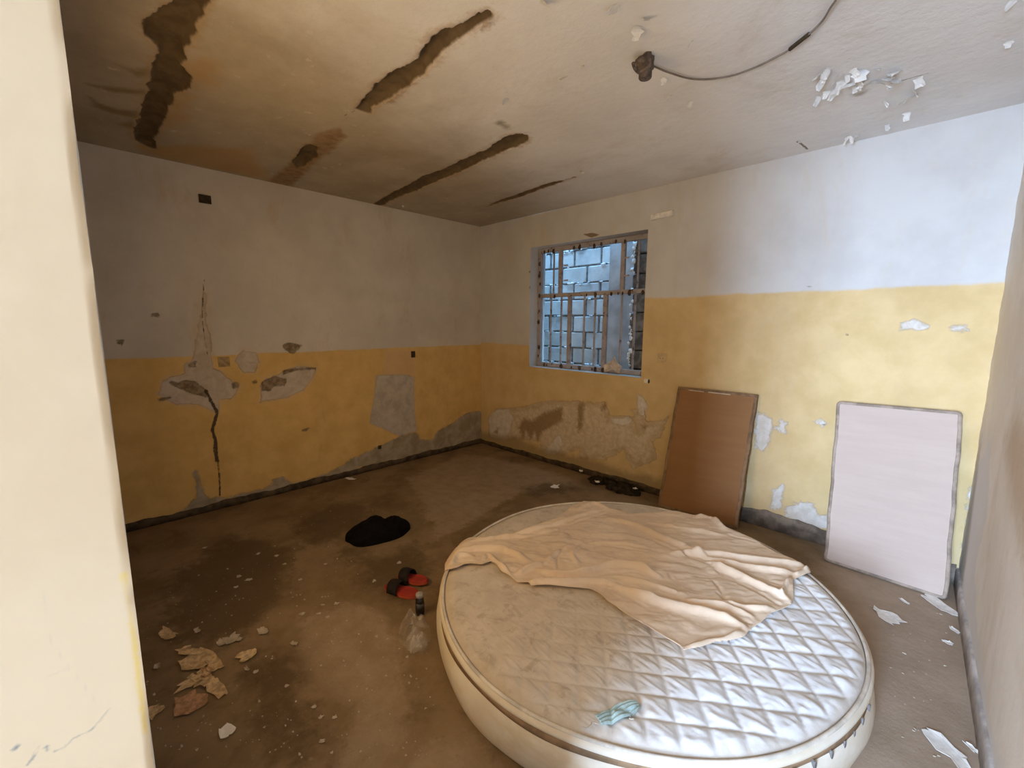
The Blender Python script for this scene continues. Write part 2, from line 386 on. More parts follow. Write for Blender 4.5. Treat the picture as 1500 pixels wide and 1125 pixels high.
c = M.layer(c, 'lightp', M.mottle((.30,.21,.125), (.40,.29,.19), 9, .3, .7, 8), 5, .14, .05, k=.7)
c = M.layer(c, 'darkp', (.09,.055,.026), 5, .22, .10, k=.75)
c = M.mix(M.ramp(M.noise(38, 8, .8, .5), .58, .68, 0, .4), c, (.40,.31,.21))
c = M.mix(M.ramp(M.noise(22, 8, .8, .8), .58, .72, 0, .55), c, (.09,.055,.028))
c = M.layer(c, 'lit_floor', M.mottle((.38,.285,.205), (.47,.36,.27), 3), 2.5, .30, .25, k=.8)  # paler to the right: doorway light painted into the floor colour
M.addh(M.noise(30, 7, .7), .5)
m_floor = M.done(c, .6, .008)
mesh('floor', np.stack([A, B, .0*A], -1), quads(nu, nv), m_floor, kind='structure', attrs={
    'lightp': union(A, B, light_p), 'darkp': union(A, B, dark_p), 'lit_floor': np.clip(4.0-A, -.5, .5)})

# ------------------------------------------------------------------ front wall, doorway jamb, ground outside
JX, JY0, JY1, DZ = 3.92, -3.861, -4.12, 2.35
m_plain = simple('front_wall_paint', (.62,.56,.48), .9, .2, 2, .1)
fb = MB()
FILL_OPEN = (1.85, 3.15, 1.0, 2.2)  # unseen opening added to the front wall for the warm fill lamp
fb.box((0, JY1, 0), (FILL_OPEN[0], JY0, H)).box((FILL_OPEN[0], JY1, 0), (FILL_OPEN[1], JY0, FILL_OPEN[2])).box((FILL_OPEN[0], JY1, FILL_OPEN[3]), (FILL_OPEN[1], JY0, H))
fb.box((FILL_OPEN[1], JY1, 0), (JX-.004, JY0, H)).box((JX-.004, JY1, DZ), (4.85, JY0, H))
fb.build('wall_front', m_plain, kind='structure')
def onJ(p): return hit(p, (1, 0, 0), JX)[:, 1:3]
A, B, nu, nv = grid2(JY1, JY0, 0, DZ, .004)
kj = Z(0, 750, 3.0)
scr = np.minimum(line_d(A, B, onJ(kj((490,855),(430,930),(385,970),(330,990),(260,1052),(205,1045))))-.0006,
                 line_d(A, B, onJ(kj((120,1115),(150,1075),(165,1035),(215,1030))))-.0009)
scr = np.minimum(scr, line_d(A, B, onJ(kj((60,1045),(80,1025))))-.0016)
fain = np.minimum(line_d(A, B, onJ(kj((40,780),(150,735),(270,705)))), line_d(A, B, onJ(kj((190,360),(200,520),(270,640),(370,760),(430,850)))))-.0006
ylw = [onJ([(176,838),(184,838),(196,960),(202,1010),(212,1075),(216,1075),(200,940)])]
M = Mat('jamb_paint', .85, .25)
c = M.mottle((.63,.475,.31), (.68,.525,.355), 3.0)
c = M.mix(M.ramp(M.noise(14, 5), .6, .8, 0, .3), c, (.70,.57,.41))
c = M.layer(c, 'fain', (.50,.43,.33), 90, .0010, .0014, k=.5)
c = M.layer(c, 'ylw', (.72,.50,.12), 60, .003, .003, k=.9)
c = M.layer(c, 'scr', (.20,.21,.21), 120, .0010, .0014, k=.9)
M.addh(M.noise(22, 5), .08)
m_jamb = M.done(c, .5, .006)
e = np.clip((A-(JY0-.005))/.005, 0, 1)
chip = e**3*(.0010+.0022*np.clip(fbm(B, A*0, 13, 5, 6), -.3, 1))
mesh('trim_1', np.stack([JX-chip*.9, A-chip*.5, B], -1), quads(nu, nv), m_jamb, kind='structure',
     attrs={'scr': np.clip(scr, -.5, .5), 'fain': np.clip(fain, -.5, .5), 'ylw': union(A, B, ylw)})
MB().box((3.42, -8.6, 0), (3.60, JY1-.002, H)).build('wall_light_block', m_plain, kind='structure')  # unseen wall added to keep doorway light out of the fill opening
m_ground = simple('outside_ground', (.62,.58,.54), .9, .2, 1.5, .2)
MB().box((-2, -14, -.06), (9, -4.12, -.012)).build('ground', m_ground, kind='structure')

# baseboards
m_bdark = simple('dark_skirting', (.085,.058,.034), .8, .3, 12, .5, .3, 40)
m_bgrey = simple('grey_skirting', (.21,.165,.125), .85, .3, 8, .45, .4, 30)
m_brgt = simple('pale_grey_skirting', (.47,.43,.40), .88, .25, 8, .3, .4, 30)
def strip(name, P0, D, N, L, hfun, t, m, jk=1.0):
    n = int(L/.03); vs = []; fs = []
    for k in range(n+1):
        s = L*k/n; h = hfun(s); j = jk*(.004*math.sin(s*31)+.003*math.sin(s*77+1))
        for off, z in ((0, 0), (t+j*.5, 0), (t+j*.3, h-.012), (t*.6, h-.001), (0, h)):
            p = np.array(P0)+s*np.array(D)+off*np.array(N); vs.append((p[0], p[1], z))
    for k in range(n):
        for i in range(4): fs.append((k*5+i, k*5+5+i, k*5+6+i, k*5+i+1))
    return mesh(name, vs, fs, m, smooth=True, kind='structure')
rr = lambda s, a: a*math.sin(s*9.1)+a*.6*math.sin(s*23+2)+a*.4*math.sin(s*57)
strip('baseboard_left', (0.001, -3.86, 0), (0, 1, 0), (1, 0, 0), 3.855, lambda s: .062+rr(s, .007), .014, m_bdark)
strip('baseboard_back', (0.005, -.001, 0), (1, 0, 0), (0, -1, 0), 2.75, lambda s: .045+.012*s+rr(s, .006), .014, m_bdark)
strip('baseboard_back.001', (2.75, -.001, 0), (1, 0, 0), (0, -1, 0), 1.9, lambda s: .135+rr(s, .010), .012, m_bgrey)
strip('baseboard_right', np.array([W, 0, 0])+RW_D*.02, RW_D, RW_N, 3.9, lambda s: .115+rr(s, .002), .014, m_brgt, .15)

# ------------------------------------------------------------------ window_1 : rusty steel frame with bars
m_steel = Mat('rusty_frame_paint', .75, .3)
c = m_steel.mottle((.34,.30,.30), (.43,.39,.39), 6)
c = m_steel.mix(m_steel.ramp(m_steel.noise(13, 6, .7), .54, .66), c, (.13,.085,.06))
m_steel = m_steel.done(c)
win = link(bpy.data.objects.new('window_1', None)); win.location = (WX0, WD, WZ0); win['kind'] = 'structure'
def atW(x, y): return hit([(740+x/4.325, 310+y/4.325)], (0, 1, 0), WD)[0]
X0, X1, Z0, Z1 = WX0+.004, WX1-.004, WZ0+.004, WZ1-.004
t = .05
for a, b in (((X0, WD, Z0), (X1, WD+.045, Z0+t)), ((X0, WD, Z1-t), (X1, WD+.045, Z1)),
             ((X0, WD, Z0+t), (X0+t, WD+.045, Z1-t)), ((X1-t, WD, Z0+t), (X1, WD+.045, Z1-t))):
    MB().cbox(a, b, .004).build('frame_bar', m_steel, win)
ztr = atW(220, 535)[2]
MB().cbox((X0+t, WD-.004, ztr-.022), (X1-t, WD+.04, ztr+.022), .004).build('transom', m_steel, win)
for x, wd in ((345, .045), (740, .045)):
    xx = atW(x, 380)[0]; MB().cbox((xx-wd/2, WD, ztr+.022), (xx+wd/2, WD+.04, Z1-t), .004).build('mullion', m_steel, win)
for x, wd in ((400, .042), (625, .048)):
    xx = atW(x, 750)[0]; MB().cbox((xx-wd/2, WD, Z0+t), (xx+wd/2, WD+.04, ztr-.022), .004).build('mullion', m_steel, win)
for x in (290, 825):
    xx = atW(x, 380)[0]; MB().tube([(xx, WD+.055, ztr-.03), (xx, WD+.055, Z1-.02)], .011).build('security_bar', m_steel, win)
for x in (270, 335, 480, 548, 715, 800):
    xx = atW(x, 750)[0]; MB().tube([(xx, WD+.055, Z0+.02), (xx, WD+.055, ztr+.03)], .012).build('security_bar', m_steel, win)
for x, y in ((770, 292), (770, 405), (385, 340), (385, 435)):
    p = atW(x, y); MB().box((p[0]-.028, WD-.006, p[2]-.008), (p[0]+.028, WD+.004, p[2]+.008)).build('hinge', m_steel, win)
m_ragged = simple('plaster_scab', (.09,.06,.045), .9, .2, 20, .5)
def blob(c, r, seed, n=9, flat=(1, 1, 1), rough=.25):
    rr_ = np.random.RandomState(seed); vs = []; fs = []
    for i in range(n+1):
        for j in range(2*n):
            th = PI*i/n; ph = PI*j/n
            d = np.array([math.sin(th)*math.cos(ph), math.sin(th)*math.sin(ph), math.cos(th)])
            k = 1+rough*(math.sin(3*d[0]*2+seed)+math.sin(4*d[1]*2+seed*2)+math.sin(5*d[2]+seed*3+3*d[0]))/2+ (0 if i in (0, n) else .12*rough*rr_.randn())
            vs.append(np.array(c)+d*r*k*np.array(flat))
    for i in range(n):
        for j in range(2*n): fs.append((i*2*n+j, (i+1)*2*n+j, (i+1)*2*n+(j+1) % (2*n), i*2*n+(j+1) % (2*n)))
    return vs, fs
mb = MB()
for k in range(34):       # broken putty and plaster crumbs along the frame
    r = .010+.012*rng.rand(); u = rng.rand()
    side = k % 4
    if side == 0: p = (X0+.02+rng.rand()*.02, WD-.004, Z0+.1+u*1.2)
    elif side == 1: p = (X0+u*1.45, WD-.004, Z1-.035-rng.rand()*.02)
    elif side == 2: p = (X0+.05+u*1.0, WD-.004, Z0+.02)
    else: p = (X0+.05+u*1.4, WD-.006, ztr-.015)
    mb.add(*blob(p, r, k, 4, (1, .4, 1.5)))
mb.build('putty_scabs', m_ragged, win, True)
# torn card wedged at the sill
cs = [(628,975),(655,955),(690,940),(700,920),(712,955),(748,985),(735,1000),(728,1030),(690,1000),(660,1010),(635,1020)]
pts = [atW(*p) for p in cs]
vs = [(p[0], WD-.018+.006*math.sin(i*2), p[2]) for i, p in enumerate(pts)]+[(p[0], WD-.014+.006*math.sin(i*2), p[2]) for i, p in enumerate(pts)]
n = len(pts)
mesh('cardboard_scrap', vs, [tuple(range(n)), tuple(range(2*n-1, n-1, -1))]+[(i, n+i, n+(i+1) % n, (i+1) % n) for i in range(n)],
     simple('pale_card', (.60,.50,.40), .9, .2, 30, .2), smooth=False)
tag(bpy.data.objects['cardboard_scrap'], 'torn pale card scrap standing in the lower right corner of the barred window', 'scrap')

# outside the window: block wall, plastered pillar and a rough pier
m_block = Mat('concrete_block', .95, .2)
c = m_block.mottle((.50,.52,.55), (.68,.70,.73), 3, detail=7)
c = m_block.mix(m_block.ramp(m_block.noise(28, 6, .7), .6, .75, 0, .5), c, (.36,.36,.37))
m_block.addh(m_block.noise(60, 5, .7), .6); m_block = m_block.done(c, .7, .01)
m_mort = simple('mortar', (.22,.22,.23), .95, .2, 25, .4)
BY = .95
v = []; f = []; mi = []
mb = MB(); mb.box((-1.6, BY+.022, -.1), (3.2, BY+.3, 6.5)); nface = len(mb.f)
row = 0; z = .04
while z < 6.4:
    x = -1.6+(.21 if row % 2 else 0)-.3
    while x < 3.1:
        j = rng.rand(4)*.012
        mb.cbox((x+.008+j[0], BY+j[1], z+j[2]), (x+.405-j[0], BY+.1, z+.2), .007); x += .418
    z += .216; row += 1
o = mb.build('block_wall', [m_block, m_mort], kind='structure')
o.data.polygons.foreach_set('material_index', [1]*nface+[0]*(len(o.data.polygons)-nface))
px0 = hit([(740+655/4.325, 400)], (0, 1, 0), .72)[0][0]; px1 = hit([(740+828/4.325, 400)], (0, 1, 0), .72)[0][0]
m_pil = simple('pillar_plaster', (.50,.55,.62), .9, .25, 4, .2)
MB().cbox((px0, .72, -.1), (px1, BY, 6.5), .01).build('pillar', m_pil, kind='structure')
mb = MB()
for k in range(31):
    z = -.1+k*.21; j = rng.rand()*.035
    mb.cbox((px1+.03+j, .55, z), (px1+.9, .95, z+.2), .012)
mb.build('rough_pier', simple('dark_block', (.16,.15,.15), .95, .2, 8, .5, .6, 40), kind='structure')
m_scum = simple('pale_mortar', (.70,.72,.76), .9, .2, 30, .2)
mb = MB()
for k in range(42):
    z = .9+k*.045+rng.rand()*.02
    if rng.rand() < .65: mb.add(*blob((px1+.045+rng.rand()*.03, .545, z), .010+.018*rng.rand(), k, 4, (1, .5, 1.2), .5))
mb.build('mortar_squeeze', m_scum, smooth=True, kind='structure')
mb = MB()
for k in range(130):   # mortar squeezed from the courses
    z = .04+.216*rng.randint(3, 14); x = -.5+rng.rand()*2.2
    mb.add(*blob((x, BY-.004, z-.006), .008+.012*rng.rand(), k+50, 3, (2.2, .6, .8), .5))
mb.build('mortar_squeeze.001', m_scum, smooth=True, kind='structure')
MB().box((-2, .27, -.12), (4, 3, -.1)).build('ground.001', m_ground, kind='structure')

# ------------------------------------------------------------------ round mattress
MC = np.array([3.325, -1.797]); MR = 1.055; MT = .25
mat_root = thing('round_mattress', 'large round quilted mattress, brown stained, lying on the bare floor', 'mattress', (MC[0], MC[1], 0))
e1 = np.array([.0915, .0655]); e2 = np.array([.066, -.0865]); node = np.array([3.9510, -2.1926])
Einv = np.linalg.inv(np.stack([e1, e2], 1))
def quilt(x, y):
    d = np.stack([x-node[0], y-node[1]], 0).reshape(2, -1)
    ab = (Einv@d); s, t = np.abs(np.mod(ab[0]+.5, 1)-.5), np.abs(np.mod(ab[1]+.5, 1)-.5)
    m = np.minimum(s, t)
    puff = (1-np.exp(-(m/.13)**1.2)).reshape(x.shape)
    # wrinkles run along the long diagonal of each diamond
    wx = (ab[0]+ab[1]).reshape(x.shape); wy = (ab[0]-ab[1]).reshape(x.shape)
    wr = (vnoise(wx*1.3, wy*5.5, 3)-.5)+.5*(vnoise(wx*2.6, wy*11, 4)-.5)
    return puff, wr
NR, NT_ = 230, 620
rad = np.linspace(0.002, 1, NR+1)**.8; th = np.linspace(0, 2*PI, NT_+1)
RR, TH = np.meshgrid(rad, th, indexing='ij')
wob = 1+.006*np.sin(3*TH+.6)+.005*np.sin(2*TH-1.1)+.003*np.sin(7*TH)
rt = MR-.022
X = MC[0]+RR*rt*wob*np.cos(TH); Y = MC[1]+RR*rt*wob*np.sin(TH)
puff, wr = quilt(X, Y)
side = np.clip((X-MC[0])*1.3-(Y-MC[1])*.35+.12, .06, 1)        # the left half is worn flatter
edge = np.clip((1-RR)/.05, 0, 1); ed = np.sqrt(np.clip(1-(1-edge)**2, 0, 1))
top = MT-.022+.022*ed+.012*puff*side*edge+.0075*wr*edge*puff*np.clip(side+.15, 0, 1)+.004*fbm(X, Y, 9, 4, 15)*edge*(1.2-side)+.010*fbm(X, Y, 3.5, 3, 14)*edge
def mat_top(x, y):     # the height of the top for things lying on it
    p, w = quilt(x, y); return MT+.012*p+.010*fbm(x, y, 3.5, 3, 14)
crown = np.concatenate([np.stack([X, Y, top], -1).reshape(-1, 3)])
stain = [onF([(640,880),(700,860),(800,880),(900,900),(980,960),(960,1040),(900,1090),(800,1060),(700,970)], MT)]
edge_st = np.clip((1-RR)*rt, 0, .5)
M = Mat('mattress_ticking', .75, .3)
c = M.mottle((.74,.74,.745), (.82,.82,.82), 6)
c = M.mix(M.ramp(M.noise(5, 7, .7, .4), .5, .72, 0, .35), c, (.56,.49,.40))
c = M.layer(c, 'dirty', M.mottle((.56,.45,.325), (.67,.555,.42), 7, .3, .7, 8, .5), 3.5, .18, .22, k=.85)
c = M.mix(M.math('MULTIPLY', M.ramp(M.noise(11, 7, .75, .5), .5, .66, 0, .6), M.ramp(M.attr('dirty'), .15, -.1)), c, (.40,.315,.22))
c = M.layer(c, 'rimd', (.50,.40,.28), 8, .04, .03, off=.03, k=.6)
c = M.layer(c, 'seam', (.50,.44,.37), 30, .02, .05, off=.03, k=.45)
M.addh(M.noise(150, 3), .15); M.addh(M.noise(9, 5, .6, 1.2), .9)
m_tick = M.done(c, .5, .003)
o = mesh('top_panel', crown, quads(NR, NT_), m_tick, mat_root, attrs={
    'dirty': np.clip(((X-MC[0])-.42-.12*(Y-MC[1]))*.7, -.5, .5), 'rimd': edge_st, 'seam': puff*.35+(1-side)*.3})
o['label'] = 'quilted diamond-stitched top panel'
M = Mat('mattress_side', .8, .25)
c = M.mottle((.68,.585,.45), (.76,.69,.58), 4)
c = M.mix(M.ramp(M.noise(2.4, 6, .7, .3, (1, 1, 2.5)), .48, .7, 0, .55), c, (.62,.45,.24))
M.addh(M.noise(90, 4), .3)
m_side = M.done(c, .4, .004)
m_tape = simple('stitched_tape', (.30,.19,.11), .85, .2, 9, .3)
m_pipe = simple('pale_piping', (.66,.59,.50), .75, .25, 6, .25)
def ringmesh(name, prof, m, parent=mat_root, nt=260, seam=0.0):
    th = np.linspace(0, 2*PI, nt+1); P = []
    for r, z in prof:
        w = (1+.006*np.sin(3*th+.6)+.005*np.sin(2*th-1.1)+.003*np.sin(7*th))
        b = 1 if z > .03 else 1
        zz = z+seam*np.sin(9*th)*np.clip(z*8, 0, 1)
        rr2 = r*w+(.004*np.sin(11*th+z*20)*(.02 < z < .2))
        P.append(np.stack([MC[0]+rr2*np.cos(th), MC[1]+rr2*np.sin(th), zz], -1))
    P = np.array(P); return mesh(name, P.reshape(-1, 3), quads(len(prof)-1, nt, flip=True), m, parent)
ringmesh('side_panel', [(MR-.03,.004),(MR-.006,.008),(MR+.008,.03),(MR+.016,.07),(MR+.018,.11),(MR+.013,.15),(MR+.003,.178),(MR-.003,.186)], m_side)
ringmesh('edge_band', [(MR-.003,.210),(MR+.004,.217),(MR+.003,.226),(MR-.006,.236),(MR-.018,.24)], m_side)
ringmesh('edge_tape', [(MR-.010,.183),(MR+.001,.186),(MR-.001,.198),(MR+.002,.210),(MR-.008,.214)], m_tape)
circ = lambda R0, z0, r: [(R0+r*math.cos(a), z0+r*math.sin(a)) for a in np.linspace(-PI, PI, 9)]
ringmesh('piping', circ(MR-.016, .240, .008), m_pipe)
m_vent = simple('vent_dark', (.16,.14,.13), .7, .3, 20, .2)
for k, dg in enumerate((-2, -7, -11.5, -15.5, -20, -25, -30, -36)):
    a = math.radians(dg); rr0 = MR*(1+.006*math.sin(3*a+.6)+.005*math.sin(2*a-1.1)+.003*math.sin(7*a))+.008
    zz = .178 if k > 1 else .186
    c0 = np.array([MC[0]+rr0*math.cos(a), MC[1]+rr0*math.sin(a), zz]); tn = np.array([-math.sin(a), math.cos(a), 0]); nr = np.array([math.cos(a), math.sin(a), 0])
    w0, h0 = (.006, .015) if k > 1 else (.010, .014)
    vs = []; N = 12
    for s in (0, 1):
        for i in range(N):
            p = 2*PI*i/N; vs.append(c0+tn*w0*math.cos(p)+np.array([0, 0, 1])*h0*math.sin(p)+nr*(-.012+.0125*s))
    mesh('air_vent', vs, [tuple(range(N-1, -1, -1)), tuple(range(N, 2*N))]+[(i, (i+1) % N, N+(i+1) % N, N+i) for i in range(N)], m_vent, mat_root, smooth=False)

# ------------------------------------------------------------------ crumpled sheet on the mattress
out_px = [(652,832),(652,815),(658,803),(673,788),(700,787),(720,786),(751,781),(784,770),(815,760),(838,742),(855,735),(872,735),(884,741),(893,746),(925,753),(960,751),(990,749),(1018,755),(1038,754),(1052,763),(1060,772),(1104,791),(1136,810),(1157,818),(1185,824),(1187,839),(1175,844),(1161,850),(1163,872),(1158,885),(1145,892),(1130,898),(1115,912),(1103,919),(1093,928),(1088,934),(1065,939),(1045,941),(1025,947),(1002,951),(996,945),(975,933),(952,918),(930,905),(910,893),(890,880),(878,868),(866,862),(850,861),(820,859),(800,857),(778,858),(775,853),(757,852),(748,843),(735,836),(727,826),(718,822),(705,827),(690,825),(680,826),(670,832),(660,834)]
SZ = MT+.02
out = onF(out_px, SZ)
lo, hi = out.min(0)-.01, out.max(0)+.01
A, B, nu, nv = grid2(lo[0], hi[0], lo[1], hi[1], .0065)
sd = poly_sd(A, B, out)
# snap the border cells to the outline
gx, gy = np.gradient(sd, A[1, 0]-A[0, 0], B[0, 1]-B[0, 0])
g = np.hypot(gx, gy)+1e-9
near = np.abs(sd) < .0075
A2 = np.where(near & (sd > 0), A-gx/g*sd, A); B2 = np.where(near & (sd > 0), B-gy/g*sd, B)
inside = sd < .0075
keep = inside[:-1, :-1] & inside[1:, :-1] & inside[1:, 1:] & inside[:-1, 1:]
folds = [  # photo polyline, height, half width
    ([(880,765),(925,777),(955,792),(1000,812),(1040,827)], -.016, .011), ([(890,761),(930,770),(965,787),(1010,806),(1045,822)], .020, .020),
    ([(1040,825),(1090,848),(1130,866),(1158,881)], .026, .018), ([(1050,836),(1095,860),(1140,885)], -.014, .012),
    ([(985,812),(1040,812),(1100,822),(1180,829)], .024, .020), ([(1040,818),(1100,834),(1165,842)], .020, .014),
    ([(1030,820),(1090,839),(1140,856)], -.012, .009), ([(1000,803),(1070,812),(1150,822)], -.010, .010),
    ([(905,860),(950,876),(1010,893),(1060,907),(1088,920)], .026, .020), ([(960,870),(1010,883),(1060,899),(1100,915)], -.012, .010),
    ([(1005,880),(1060,890),(1100,905)], .018, .014), ([(1060,885),(1095,893),(1130,893)], .018, .012), ([(1050,870),(1080,888),(1100,892)], -.010, .008),
    ([(1003,948),(1030,943),(1065,937),(1088,929)], .020, .010), ([(995,938),(1030,934),(1060,930)], -.008, .012),
    ([(775,853),(820,855),(870,852),(905,857)], .022, .012), ([(790,836),(825,843),(860,840),(895,830),(930,832),(965,845)], .026, .015),
    ([(800,845),(840,849),(880,843),(910,840)], -.014, .009), ([(905,845),(950,856),(1000,872)], .014, .016), ([(870,858),(905,868),(950,890)], -.010, .009),
    ([(668,808),(705,803),(740,806),(772,822)], .020, .018), ([(672,813),(690,808),(708,806)], -.016, .007),
    ([(660,826),(670,815),(690,815)], .018, .012), ([(705,822),(715,813),(730,826),(745,838)], .016, .010), ([(712,818),(722,830),(735,838)], -.012, .006),
    ([(690,793),(740,786),(770,785)], .016, .013), ([(751,782),(800,773),(830,764),(880,748)], .018, .012), ([(760,788),(810,780),(850,765),(890,752)], -.010, .010),
    ([(800,826),(815,812),(838,800)], .014, .011), ([(818,832),(817,815),(825,805)], -.010, .008), ([(846,828),(838,812),(850,800)], .012, .012),
    ([(870,800),(905,802),(945,810)], -.012, .008), ([(865,796),(905,797),(950,804)], .012, .012), ([(757,840),(775,832),(795,826)], .020, .013),
    ([(980,840),(990,858),(992,870)], -.006, .008), ([(1044,850),(1056,868),(1058,880)], -.006, .010),
    ([(1020,757),(1040,757),(1060,775)], .022, .018), ([(1068,785),(1085,790),(1105,795)], -.008, .010), ([(950,765),(1000,775),(1060,785)], .012, .018),
    ([(850,745),(870,738),(890,746)], .018, .014), ([(1145,876),(1153,855),(1160,850)], .022, .008), ([(1165,846),(1180,836),(1187,832)], .018, .012)]
# domain warp a little so folds are not ruled lines
wa = A+.010*fbm(A, B, 9, 3, 41); wb = B+.010*fbm(A, B, 9, 3, 42)
hgt = np.zeros_like(A)
for pl, a, w in folds:
    if a < 0: a, w = a*1.5, w*.85
    P = onF(pl, SZ); P = np.array(smooth_path(P, 4))
    L = np.concatenate([[0], np.cumsum(np.hypot(*np.diff(P, axis=0).T))]); Lt = L[-1]
    best = np.full(A.shape, 9.0); tt = np.zeros_like(A)
    for i in range(len(P)-1):
        d, t_ = seg_d(wa, wb, P[i], P[i+1]); m = d < best
        best = np.where(m, d, best); tt = np.where(m, (L[i]+t_*(L[i+1]-L[i]))/Lt, tt)
    taper = np.clip(np.minimum(tt, 1-tt)*5+.35, 0, 1)
    hgt += a*taper*np.exp(-(best/w)**2)
hgt += .010*fbm(A*.8+B*.6, (B*.8-A*.6)*3, 5, 4, 51)+.006*fbm(A, B, 14, 3, 52)
hgt = np.maximum(hgt, -.004)
base = MT+.017+.010*fbm(A, B, 3.5, 3, 14)
rdist = np.hypot(A-MC[0], B-MC[1])
base = base-np.clip((rdist-(MR-.05))/.06, 0, 1.6)**2*.03
zz = base+.004+1.25*hgt*np.clip(.35+(-sd)/.03, 0, 1)
V = np.stack([A2, B2, zz], -1).reshape(-1, 3)
fc = quads(nu, nv, keep=keep)
used = np.unique(fc); remap = -np.ones(len(V), int); remap[used] = np.arange(len(used))
M = Mat('stained_sheet', .85, .2)
c = M.mottle((.72,.56,.41), (.80,.645,.49), 3)
c = M.mix(M.ramp(M.noise(5, 6, .7, .4), .5, .72, 0, .5), c, (.60,.43,.28))
c = M.mix(M.ramp(M.noise(2, 4, .6), .58, .72, 0, .35), c, (.66,.51,.27))
c = M.mix(M.ramp(M.noise(3.1, 5, .6), .62, .72, 0, .5), c, (.82,.71,.59))
M.addh(M.noise(24, 6, .7, .6), .5)
m_sheet = M.done(c, .35, .010)
sheet = mesh('crumpled_sheet', V[used], remap[fc], m_sheet)
so = sheet.modifiers.new('thick', 'SOLIDIFY'); so.thickness = .003; so.offset = 1
tag(sheet, 'crumpled tan bed sheet spread over the far half of the round mattress', 'sheet')

# ------------------------------------------------------------------ face mask on the mattress
zk = Z(850, 1000, 12.5)
mz = MT+.012
cor = onF(zk((330,650),(345,805),(1010,480),(1060,400),(960,290),(690,345),(480,440)), mz)
pl = onF(zk((330,720),(1060,390)), mz); ax = pl[1]-pl[0]; Lm = np.linalg.norm(ax); ax /= Lm; ay = np.array([-ax[1], ax[0]])
wv = onF(zk((640,470),(720,700)), mz); Wm = abs((wv[0]-wv[1])@ay)
A, B, nu, nv = grid2(0, 1, -.5, .5, .025); nv_ = nv
wid = Wm*(.85+.35*np.sin(PI*np.clip(A*.9+.05, 0, 1)))*1.0
wid = np.where(A > .85, wid*(1-(A-.85)*2.6), wid)
xx = pl[0][0]+ax[0]*A*Lm+ay[0]*B*wid; yy = pl[0][1]+ax[1]*A*Lm+ay[1]*B*wid
ph = np.abs(np.mod(B*4+.5, 1)-.5)*2
zz = mat_top(xx, yy)+.007+.010*np.cos(B*PI)*np.sin(PI*np.clip(A, .04, .96))+.005*ph+.003*fbm(A, B, 7, 3, 3)
mroot = thing('face_mask', 'used pale green pleated face mask lying near the front edge of the mattress', 'face mask', tuple(hit([(903, 1046)], (0, 0, 1), MT)[0]))
m_mask = simple('mask_cloth', (.44,.58,.57), .8, .2, 30, .2, .2, 90)
o = mesh('mask_body', np.stack([xx, yy, zz], -1), quads(nu, nv), m_mask, mroot)
o.modifiers.new('thick', 'SOLIDIFY').thickness = .002
def on_top(px, dz=.006):
    p = onF(px, mz); return [(a, b, float(mat_top(np.array([[a]]), np.array([[b]]))[0, 0])+dz) for a, b in p]
m_loop = simple('ear_loop', (.72,.66,.58), .8, .2)
MB().tube(smooth_path(on_top(zk((330,780),(220,750),(190,800),(120,845),(30,800)))), .0022, 6).build('ear_loop', m_loop, mroot, True)
MB().tube(smooth_path(on_top(zk((880,590),(920,630),(900,680),(975,685)))), .0018, 6).build('ear_loop', m_loop, mroot, True)

# ------------------------------------------------------------------ two boards leaning on the back wall
def board(name, label, cor, r, thick, m_face, m_edge, bevel=.006, border=.02, seed=1, wav=.004):
    """cor: front-face corners bl, br, tr, tl in the world"""
    bl, br, tr, tl = [np.array(p, float) for p in cor]
    nrm = np.cross(br-bl, tl-bl); nrm /= np.linalg.norm(nrm)       # towards the room
    wd = np.linalg.norm(br-bl); ht = np.linalg.norm(tl-bl)
    root = thing(name, label, 'board', tuple((bl+br)/2*np.array([1, 1, 0])))
    def outline(inset):
        pts = []
        for cx, cy, a0 in ((r, r, PI), (wd-r, r, 1.5*PI), (wd-r, ht-r, 0), (r, ht-r, .5*PI)):
            for k in range(7):
                a = a0+PI/2*k/6; pts.append((cx+(r-min(inset, r*.98))*math.cos(a)+0, cy+(r-min(inset, r*.98))*math.sin(a)))
        if inset > r*.98:
            q = inset-r*.98; pts = [(min(max(x, r*0+inset), wd-inset), min(max(y, inset), ht-inset)) for x, y in pts]
        dense = []
        for (x0, y0), (x1, y1) in zip(pts, pts[1:]+pts[:1]):
            L = math.hypot(x1-x0, y1-y0); n = 1 if L < .06 else 24
            for i in range(n): dense.append((x0+(x1-x0)*i/n, y0+(y1-y0)*i/n))
        return dense
    def place(x, y, d):
        u, v = x/wd, y/ht
        j = wav*(math.sin(y*17+seed)+.6*math.sin(y*41+seed*2)) if (x < .03 or x > wd-.03) else 0
        p = bl*(1-u)*(1-v)+br*u*(1-v)+tr*u*v+tl*(1-u)*v
        return p+nrm*d+(br-bl)/wd*j
    rings = [(0, -thick), (0, -bevel), (bevel*.4, -bevel*.3), (bevel, 0), (border, .0), (border+.003, -.003)]
    vs = []; fs = []; cnt = None
    for ins, d in rings:
        o_ = outline(ins); cnt = len(o_); vs += [place(x, y, d) for x, y in o_]
    for k in range(len(rings)-1):
        for i in range(cnt):
            j = (i+1) % cnt; fs.append((k*cnt+i, k*cnt+j, (k+1)*cnt+j, (k+1)*cnt+i))
    fs.append(tuple(range(cnt-1, -1, -1)))
    o = mesh('edge_rim', vs, fs, m_edge, root, smooth=False)
    o_ = outline(border+.002); vs = [place(x, y, -.0028) for x, y in o_]
    n = len(vs); cpt = place(wd/2, ht/2, -.0028)
    mesh('face_panel', vs+[cpt], [(i, (i+1) % n, n) for i in range(n)], m_face, root, smooth=False)
    return root, place, wd, ht
